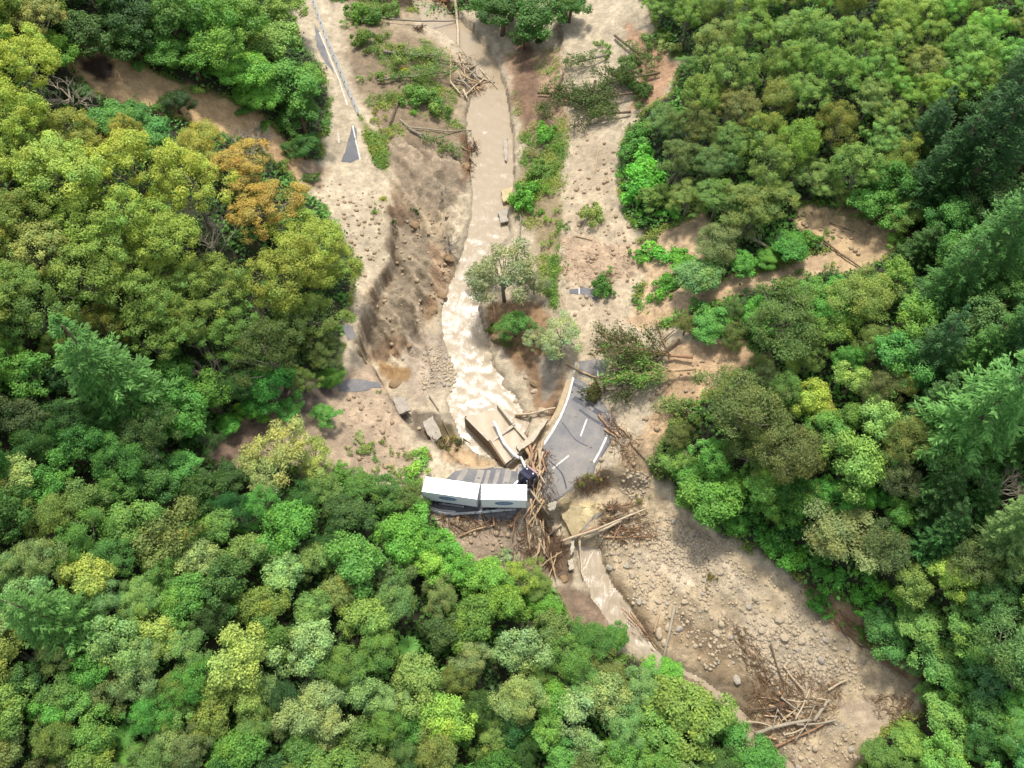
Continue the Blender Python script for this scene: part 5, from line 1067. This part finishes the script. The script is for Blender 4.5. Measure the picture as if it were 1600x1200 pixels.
log([(719,839),(745,828),(772,822)], 5, 'wood_tan', 'tan log with a forked end on the silt below the trailers', .2, stubs=3); log([(704,817),(718,825),(733,833)], 3.6, 'bark', 'dark stick pointing at the bushes below the rear trailer', .2)
log([(798,826),(807,810),(817,794)], 6, 'wood_red', 'stout reddish log leaning under the front trailer', .5, stubs=1); log([(772,824),(771,808)], 5, 'wood_red', None, .4); log([(716,813),(718,805)], 5, 'wood_red', None, .3)
log([(671,620),(678,630),(686,642)], 4, 'bark_white', 'short white timber by the boulders upstream of the inlet', .3); log([(757,874),(775,872)], 3, 'wood_tan', None, .2); log([(630,640),(642,650)], 3, 'bark', None, .2); log([(692,660),(706,690)], 3, 'bark', None, .3); log([(724,687),(738,697)], 2.5, 'bark', None, .3)
log([(770,474),(772,490),(774,506)], 4.5, 'wood_red', 'short reddish log under the thin grey gully tree', .6)
log([(1286,378),(1310,398),(1344,421)], 4, 'bark', 'dark fallen stem across the lower lip of the bare slip', .3, stubs=4); log([(1385,352),(1400,347),(1420,341)], 4, 'bark', None, .4, stubs=2); log([(1296,350),(1330,362)], 2.5, 'bark', None, .2, stubs=3); log([(1245,340),(1252,338)], 3, 'bark', None, .2)
log([(808,330),(814,345),(812,375)], 3.4, 'bark_grey', 'grey leaning stem beside the stream at the mid-gully bush', .8, stubs=4)
log([(1030,540),(1052,520)], 4, 'bark', None, .5); log([(1025,505),(1045,560)], 3, 'wood_red', None, .5); log([(990,700),(1010,722)], 3, 'bark', None, .2)
for p in [((930,548),(947,552)),((918,553),(930,556)),((870,395),(885,420)),((935,235),(930,270)),((900,370),(925,376)),((920,600),(935,612)),((880,470),(884,495))]: log(p, float(R3.uniform(2, 3)), 'wood_tan', None, .1)
def heap(poly, n, l0, l1, ang, spread, mats, d0=2.2, d1=5.5, zmax=1.4):
    p = np.array(poly, float); k = 0
    while k < n:
        u, v = R3.uniform(p.min(0), p.max(0))
        if not inside(u, v, poly): continue
        k += 1; a = math.radians(ang)+R3.normal(0, spread); L = R3.uniform(l0, l1); du, dv = math.cos(a)*L/2, math.sin(a)*L/2; b = R3.normal(0, 2, 2)
        log([(u-du, v-dv), (u+b[0], v+b[1]), (u+du, v+dv)], float(R3.uniform(d0, d1)), mats[int(R3.integers(len(mats)))], None, float(R3.uniform(0, zmax)), stubs=int(R3.integers(0, 3)))
heap([(826,706),(846,712),(848,760),(855,800),(838,800),(828,745)], 18, 22, 58, 95, .35, ['wood_tan','wood_pale','wood_red','wood_pale'], 3, 6.5, 1.8)
heap([(818,800),(850,792),(872,850),(866,890),(840,880),(818,850)], 21, 18, 52, 100, .6, ['wood_tan','wood_pale','bark','wood_tan'], 2.2, 5, 1.2)
heap([(800,800),(830,795),(826,830),(800,830)], 7, 15, 34, 120, .4, ['wood_red','wood_tan'], 2.5, 5, .7)
heap([(930,800),(985,790),(1000,830),(950,845)], 16, 14, 40, -25, .7, ['wood_red','wood_red','wood_tan','bark'], 2, 4, .8)
heap([(970,820),(1025,825),(1015,848),(965,846)], 10, 15, 36, -15, .5, ['wood_red','bark'], 2, 3.5, .4)
heap([(708,105),(740,95),(770,130),(755,150),(715,140)], 16, 14, 42, 20, .7, ['wood_pale','wood_tan','bark_white'], 2, 4.5, .8)
heap([(1175,1110),(1240,1090),(1310,1085),(1300,1120),(1240,1150),(1180,1165)], 22, 22, 62, -20, .7, ['wood_tan','wood_pale','bark','bark_white'], 2.2, 5, 1.2)
heap([(1180,1080),(1225,1050),(1240,1100),(1200,1120)], 10, 18, 44, 55, .5, ['bark','wood_tan'], 2, 3.5, .5)
heap([(1270,930),(1320,960),(1380,1030),(1350,1030),(1290,970)], 10, 12, 34, 45, .3, ['bark','wood_tan'], 2, 3, .2)
heap([(680,805),(790,812),(800,832),(740,830)], 12, 8, 24, 60, 1.0, ['wood_red','wood_tan','bark'], 2, 4, .4)
heap([(930,650),(975,690),(1000,700),(960,650)], 7, 14, 34, 45, .3, ['wood_red','wood_tan','bark'], 2, 4, .3)
heap([(725,218),(748,225),(742,268),(728,275)], 6, 14, 30, 70, .5, ['bark','wood_tan'], 2, 3.5, .4)
# root plates torn out with their soil
def roots(u, v, rpx, m, label, zo=.6):
    P = unproj(u, v); R = rpx*float(project(P)[2])/FPX; mb = MB(); o = empty('root_plate', (P[0], P[1], float(H(P[0], P[1])))); tag(o, label, 'roots')
    for k in range(13):
        a = 6.283*k/13; d = unit(np.array([math.cos(a), math.sin(a)*.8, R3.uniform(-.3, .7)])); branch_tree(mb, np.array([0, 0, zo]), d, R*R3.uniform(.6, 1.0), R*.09, 2, .6, .0)
    link('root_strands', new_mesh('root_strands', np.array(mb.V), mb.F, M[m], True), o); c = ROCKS[int(R3.integers(9))].copy(); c.materials.clear(); c.materials.append(M['clod']); q = link('root_soil', c, o, (0, 0, zo)); q.scale = (R*.45, R*.38, R*.4)
M['clay_block'] = mat('clay_block', alb((176,146,108)), .9, [(.8, .35, 7), (4, .3, 5)], .15, 2.5)
M['clod'] = mat('root_soil', alb((150,104,70)), .9, [(1.5, .35, 6)], .1, 3)
roots(822, 693, 9, 'wood_red', 'orange-brown root plate at the top of the timber jam beside the inlet', 1.2)
roots(694, 6, 17, 'wood_red', 'red-brown root plate at the top edge beside the stream head', .8)
roots(736, 236, 14, 'bark', 'brown torn root plate on the stream edge above the brown scarp', .6)
roots(655, 48, 9, 'bark', 'small brown root plate beside the long grey bridging log', .5)
roots(742, 140, 13, 'wood_tan', 'tan root plate inside the stick heap of the upper stream', .5)
roots(955, 795, 11, 'bark', 'dark root plate among the red sticks above the tilted slab', .6)
roots(1222, 1102, 14, 'bark', 'dark root plate at the heart of the gravel log pile', .5)
roots(985, 560, 10, 'wood_red', 'reddish root plate by the toppled brown tree near the road', .8)
roots(690, 700, 14, 'bark', 'dark weedy root plate slumped in the silt basin', .4)
# blocks of soil slumped from the broken bank
for u, v, rp, lb in [(692,462,9,'brown slumped soil block at the stream edge below the scarp'),(676,486,8,'brown slumped soil block farthest down the scarp foot'),(702,404,8,'brown soil block at the stream edge beside the grey twiggy bush'),(640,540,6,'small soil block in the hollow under the broken road lip'),(612,552,6,'soil block directly under the broken road lip'),(648,352,7,'dark soil block below the lone green tuft on the scarp'),(726,262,9,'brown soil block overhanging the upper stream'),(618,600,10,'ochre soil block sunk in the silt near the boulder heap'),(835,600,8,'brown soil block on the bank under the curved kerb'),(775,528,9,'brown soil block under the bush in the gully'),(880,905,7,'soil block on the bank beside the outlet stream')]:
    P = unproj(u, v); R = rp*float(project(P)[2])/FPX; me = ROCKS[int(R3.integers(9))].copy(); me.name = 'soil_block'; me.materials.clear(); me.materials.append(M['clay_block'])
    o = link('soil_block', me, None, (P[0], P[1], float(H(P[0], P[1]))+R*.1)); o.scale = (R*1.3, R*.9, R*.8); o.rotation_euler = (.2, float(R3.normal(0, .2)), float(R3.uniform(0, 6.28))); tag(o, lb, 'soil block', 'slumped soil blocks')
# twigs and torn roots: one mass
def twigs(name, spots, m, label):
    mb_V, mb_F, k = [], [], 0
    for poly, n, ang, spr in spots:
        p = np.array(poly, float); W = wpoly(poly); j = 0
        while j < n:
            x, y = R3.uniform(W[:, :2].min(0), W[:, :2].max(0))
            if sdist(np.array([x]), np.array([y]), W)[0]+R3.normal(0, .5) < 0: continue
            a = math.radians(-ang)+R3.normal(0, spr); L = R3.uniform(.35, 1.7); r = R3.uniform(.018, .055); z = float(H(x, y))+R3.random()**2*.9; t = np.array([math.cos(a), math.sin(a), R3.normal(0, .25)])*L/2; b = unit(np.cross(t, [0, 0, 1.0]))*r; c = np.array([0, 0, r])
            o = np.array([x, y, z+.05]); mb_V += [o-t-b, o-t+b, o-t+c*1.6, o+t-b*.5, o+t+b*.5, o+t+c]; mb_F += [[k, k+1, k+4, k+3], [k+1, k+2, k+5, k+4], [k+2, k, k+3, k+5]]; k += 6; j += 1
    tag(link(name, new_mesh(name, np.array(mb_V), np.array(mb_F), m)), label, None, None, 'stuff')
TW = [([(825,700),(860,712),(865,800),(885,870),(868,905),(835,880),(800,860),(835,800)], 900, 95, .8),([(925,795),(1000,785),(1030,845),(950,852)], 500, -20, .9),([(700,85),(745,90),(775,135),(750,160),(710,150)], 420, 30, .9),([(1165,1080),(1240,1040),(1320,1070),(1300,1130),(1240,1160),(1170,1165)], 900, -20, .9),
      ([(670,800),(800,812),(830,835),(700,840)], 330, 30, 1.0),([(1250,915),(1330,970),(1430,1060),(1400,1050),(1290,960)], 420, 45, .35),([(1130,970),(1170,990),(1215,1070),(1180,1070)], 300, 55, .3),([(725,215),(750,225),(745,275),(725,280)], 120, 80, .6),([(935,640),(1000,690),(990,740),(950,690)], 260, 45, .8),([(970,940),(1030,1000),(1020,1020),(975,970)], 120, 50, .3),([(895,755),(950,735),(955,760),(910,775)], 260, 140, .7),
      ([(870,350),(985,400),(985,440),(880,440)], 160, 30, .6),([(1350,1090),(1430,1080),(1440,1120),(1390,1140)], 160, 10, .8)]
twigs('twigs', TW[::2], mat('twig_brown', alb((150,116,80)), .9, [(2, .3, 3)]), 'broken twigs and torn roots strewn through the flood debris')
twigs('twigs', TW[1::2], mat('twig_tan', alb((176,140,100)), .9, [(2, .3, 3)]), 'snapped sticks and bark strewn over the silt')

# ---------------------------------------------------------------- toppled trees
def toppled(p0, p1, wpx, col, label, nbr=16, nleaf=900, m='bark', zo=.6, leafw=.5, L=.5, fan=.5, t0=.25):
    A, B = unproj(*p0), unproj(*p1); A[2] += zo; B[2] = float(H(B[0], B[1]))+zo*1.6; d = B-A; Ln = np.linalg.norm(d); t = unit(d); s = unit(np.cross(t, [0, 0, 1.0])); wd = wpx*float(project(A)[2])/FPX
    o = empty('toppled_tree', (A[0], A[1], float(H(A[0], A[1])))); tag(o, label, 'tree'); O_ = np.array(o.location); mb = MB()
    mb.tube([A-O_, (A+B)/2-O_+R3.normal(0, .15, 3), B-O_], [.3, .2, .06], 8); link('trunk', new_mesh('trunk', np.array(mb.V), mb.F, M[m], True), o)
    bb = MB(); tips = []
    for k in range(nbr):
        f = t0+(1-t0)*k/nbr; b = A+d*f; sg = 1 if k % 2 else -1; dv = unit(t*R3.uniform(.5, 1.1)+s*sg*fan*R3.uniform(.6, 1.5)+np.array([0, 0, R3.uniform(.1, .7)])); ln = wd*R3.uniform(.6, 1.15)
        e = b+dv*ln; e[2] = max(e[2], float(H(e[0], e[1]))+.2); md = (b+e)/2+np.array([0, 0, .25]); bb.tube([b-O_, md-O_, e-O_], [.11, .07, .025], 5); tips += [(b*(1-q)+e*q, dv) for q in (.45, .6, .75, .9, 1.0)]
        for _ in range(2):
            q = R3.uniform(.3, .8); bs = b*(1-q)+e*q; e2 = bs+unit(dv+sph(1)[0]*.6)*ln*.4; bb.tube([bs-O_, e2-O_], [.045, .015], 4); tips.append((e2, dv))
    link('branches', new_mesh('branches', np.array(bb.V), bb.F, M[m], True), o)
    if nleaf:
        ii = R3.integers(len(tips), size=nleaf); P = np.array([tips[i][0] for i in ii])-O_+R3.normal(0, leafw, (nleaf, 3))*np.array([1, 1, .7]); V, F = leaves(P, np.array([0, 0, 1.0])+sph(nleaf)*.9, L*R3.uniform(.6, 1.3, nleaf), .4, np.array([tips[i][1] for i in ii])+sph(nleaf)*.7)
        tt = np.repeat(R3.normal(1, .22, (nleaf, 1))*np.ones(3), 4, 0); c = link('foliage', new_mesh('foliage', V, F, M['leaf'], True, {'tint': np.clip(tt, .3, 1.9)}), o); c.color = (*leafcol(col), 1)
toppled((1080,565),(955,555), 56, (84,92,48), 'large brown toppled tree with fanned branches reaching the silted road', 26, 2600, 'wood_red', 1.2)
toppled((1085,585),(970,600), 46, (110,150,60), 'green branched toppled tree lying just under the large brown one', 22, 2000, 'wood_tan', 1.6)
toppled((1060,535),(955,620), 44, (70,80,42), 'dark toppled tree spilling onto the upper end of the curved road', 18, 1700, 'bark', .8)
toppled((840,150),(925,160), 26, (84,96,52), 'dark flattened tree across the silted road, nearest the stream', 18, 1700, 'bark', .8)
toppled((1000,150),(900,165), 30, (92,112,60), 'dark green flattened tree across the silted road, farther from the stream', 20, 2000, 'bark', .9)
toppled((930,130),(905,205), 20, (78,88,50), 'short dark flattened tree pointing down the silted road', 12, 900, 'bark', .6)
toppled((1205,397),(1140,365), 22, (150,160,120), 'pale fallen tree with bare white branches above the narrow slip', 14, 260, 'bark_white', 1.0)
toppled((1030,120),(950,140), 34, (84,104,54), 'dark leafy tree toppled at the edge of the wattle stand above the silted road', 20, 1900, 'bark', 1.0)
toppled((880,120),(850,185), 26, (92,108,58), 'dark tree toppled along the stream bank beside the flattened trees', 16, 1200, 'bark', .8)
toppled((985,180),(930,185), 24, (98,120,62), 'green tree flattened on the silted road below the dark ones', 14, 1100, 'bark', .8)
toppled((950,90),(890,110), 22, (100,120,66), 'grey-green flattened tree highest on the silted road', 14, 900, 'bark_grey', .8)
toppled((590,130),(700,120), 22, (112,146,72), 'toppled green tree on the torn bank, halfway down to the stream', 16, 1100, 'bark_grey', .7)
toppled((600,85),(690,95), 18, (124,152,84), 'toppled green tree on the torn bank, higher up near the guardrail', 14, 900, 'bark_grey', .7)
toppled((640,205),(715,245), 16, (112,132,76), 'toppled grey-green tree on the torn bank above the brown scarp', 12, 700, 'bark_grey', .6)
toppled((1085,650),(1040,640), 18, (128,146,84), 'toppled olive tree at the foot of the clay slope by the road edge', 12, 700, 'bark', .7)
toppled((1100,690),(1030,735), 22, (120,140,80), 'toppled green tree reaching the gravel below the clay slope', 14, 800, 'bark_grey', .7)
toppled((960,60),(1020,110), 18, (104,130,72), 'toppled green tree beside the bare clay at the top of the silted road', 12, 800, 'bark', .7)

# ---------------------------------------------------------------- labels that single each thing out
LM = [(745,767,'the white trailers',1),(778,680,'the concrete inlet',1),(525,100,'the upper guardrail',1),(290,150,'the bare clay cut',1),(326,372,'the bleached dead tree',1),(190,605,'the tall green conifer',1),(430,690,'the thin pale mud-shelf trees',1),(788,428,'the thin grey gully tree',1),(925,330,'the lone bush on the silted road',1),
 (1340,375,'the wide bare slip',1),(1010,575,'the toppled brown tree',1),(1525,265,'the darkest conifer',1),(1575,760,'the grey leafless tree',1),(1328,722,'the round bright green tree',1),(1320,835,'the silvery tea tree',1),(1250,1115,'the gravel log pile',1),(1045,990,'the lone white log',1),(100,960,'the low bottom conifer',1),(690,1120,'the lime bottom-edge tree',1),(1488,905,'the lime tree beside the gravel',1),(1112,770,'the green tree at the road bend',1),
 (0,20,'the top left corner',0),(1600,20,'the top right corner',0),(0,1190,'the bottom left corner',0),(1600,1190,'the bottom right corner',0),(1050,1190,'the bottom edge gravel',0),(380,1190,'the bottom edge',0),(0,760,'the lower left edge',0),(1200,10,'the top edge',0),(845,20,'the trees at the stream head',1),(1010,262,'the wide bright roadside bush',1),(660,845,'the bright bushes below the trailers',1),(1180,325,'the wattle above the narrow slip',1),(370,262,'the orange wattle crown',1),(590,180,'the grassy verge end',1),(852,270,'the weedy strip by the stream',1),(860,830,'the timber jam by the cab',1),(690,580,'the boulder heap',1),(960,820,'the tilted sandy slab',1),(1090,870,'the upper gravel',1),(735,125,'the upper stick heap',1),(820,720,'the dark cab',1),(1360,950,'the bright green gravel bank',1)]
lm = np.array([(a, b) for a, b, _, _ in LM], float)
ORD = ['', 'second', 'third', 'fourth', 'fifth', 'sixth', 'seventh', 'eighth', 'ninth', 'tenth', 'eleventh', 'twelfth', 'thirteenth', 'fourteenth', 'fifteenth', 'sixteenth', 'seventeenth', 'eighteenth', 'nineteenth', 'twentieth']
def hue(c):
    r, g, b = c; s = max(c)-min(c)
    if s < 38: return 'grey-green'
    if r > g*1.12: return 'orange-brown'
    if r > g*.97: return 'yellow-olive' if r > 140 else 'olive'
    if g > 168: return 'pale lime' if b > 95 else 'lime green'
    if r > g*.84: return 'olive green' if g > 115 else 'dark olive'
    if g > 135: return 'bright green'
    return 'mid green' if g > 108 else 'dark green'
def place(u, v, own=False):
    d = np.hypot(lm[:, 0]-u, lm[:, 1]-v); 
    for i in np.argsort(d):
        if d[i] < 16 and own: continue
        break
    a, b, t, rel = LM[i]
    if not rel: return f'near {t}', d[i]
    du, dv = u-a, v-b; w_ = ('right of' if du > 0 else 'left of') if abs(du) > abs(dv) else ('below' if dv > 0 else 'above')
    return f'{w_} {t}', d[i]
KP = dict(B='bushy tree', W='feathery wattle', K='fine-leaved tea tree', P='thin wispy tree', C='conifer', S='low shrub', T='low shrub', D='bare dead tree', F='tree fern')
GRP = dict(B='broadleaf trees of the bush', W='wattle trees of the hillside stands', K='tea trees of the bush', P='thin half-bare trees', C='conifers on the slopes', S='shrubs on banks and silt', T='shrubs on banks and silt', D='bare dead trees', F='tree ferns')
OWN = {(326,372):'bleached dead tree with bare limbs among the yellow wattles',(190,605):'tall light green conifer left of the mud shelf',(788,428):'thin grey half-bare tree standing in the gully beside the stream',(925,335):'lone tufted bush standing on the silted road',(1525,265):'tallest dark conifer beside the wattle stand',(1575,760):'grey leafless tree between conifers by the photo edge',(1328,722):'round bright green tree left of the big light conifer',(1320,835):'silvery fine-leaved tea tree above the gravel bank',(100,960):'low spreading conifer among pale bushes near the bottom left corner',(690,1120):'lime green bushy tree nearest the middle of the bottom edge',(1488,905):'lime green bushy tree between the gravel and the conifers',(1112,770):'rounded green tree at the gravel edge opposite the road bend',(1010,262):'wide bright green bush hugging the silted road',(368,262):'orange-brown wattle crown at the top of the yellow grove',(412,322):'rusty brown wattle crown just below the orange one',(632,110):'tiny bright yellow bush on the torn bank'}
jobs = {}
for t in trees:
    k = t['kind']; o = t['o']; o['category'] = {'S': 'shrub', 'T': 'shrub', 'F': 'fern', 'C': 'conifer', 'W': 'wattle tree', 'K': 'tea tree'}.get(k, 'tree'); o['group'] = GRP[k]
    lab = OWN.get((t['u'], t['v']))
    if lab: o['label'] = lab; continue
    sz = 'large' if t['r'] > 48 else ('small' if t['r'] < (33 if k not in 'ST' else 14) else 'mid-sized')
    if k in 'DF': sz = ''
    pl, d = place(t['u'], t['v'], True); h_ = '' if k in 'D' else hue(t['col']); jobs.setdefault((sz, h_, KP[k], pl), []).append((d, o))
for r in rocks:
    o = r['o']; o['category'] = 'boulder'; o['group'] = 'boulders of the flood bed'
    if r['label']: o['label'] = r['label']; continue
    pl, d = place(r['u'], r['v']); jobs.setdefault(('large' if r['r'] > 5.5 else ('middling' if r['r'] > 3.6 else 'small'), 'grey' if o.data.materials[0].name == 'grey_stone' else 'tan', 'boulder', pl), []).append((d, o))
WN = dict(wood_pale='pale', wood_tan='tan', wood_red='reddish', bark='dark barked', bark_grey='grey', bark_white='bleached')
for l in logs:
    o = l['o']; o['category'] = 'log'; o['group'] = 'logs left by the flood'
    if l['label']: o['label'] = l['label']; continue
    pl, d = place(l['u'], l['v']); jobs.setdefault(('thick' if l['d'] > 4.6 else ('slender' if l['d'] < 3 else ''), WN[l['m']], 'broken log' if l['L'] < 3 else 'long log', pl), []).append((d, o))
for (sz, h_, kp, pl), L_ in jobs.items():
    L_.sort(key=lambda q: q[0]); base = ' '.join(x for x in (sz, h_, kp, pl) if x)
    for i, (d, o) in enumerate(L_):
        o['label'] = base if len(L_) == 1 else base+(', closest' if i == 0 else f', {ORD[i] if i < 20 else str(i+1)+"th"} closest')
print('things', len([o for o in COL.objects if o.parent is None]), 'labels', len({o.get('label') for o in COL.objects}), 'max words', max(len(o['label'].split()) for o in COL.objects if o.get('label')))
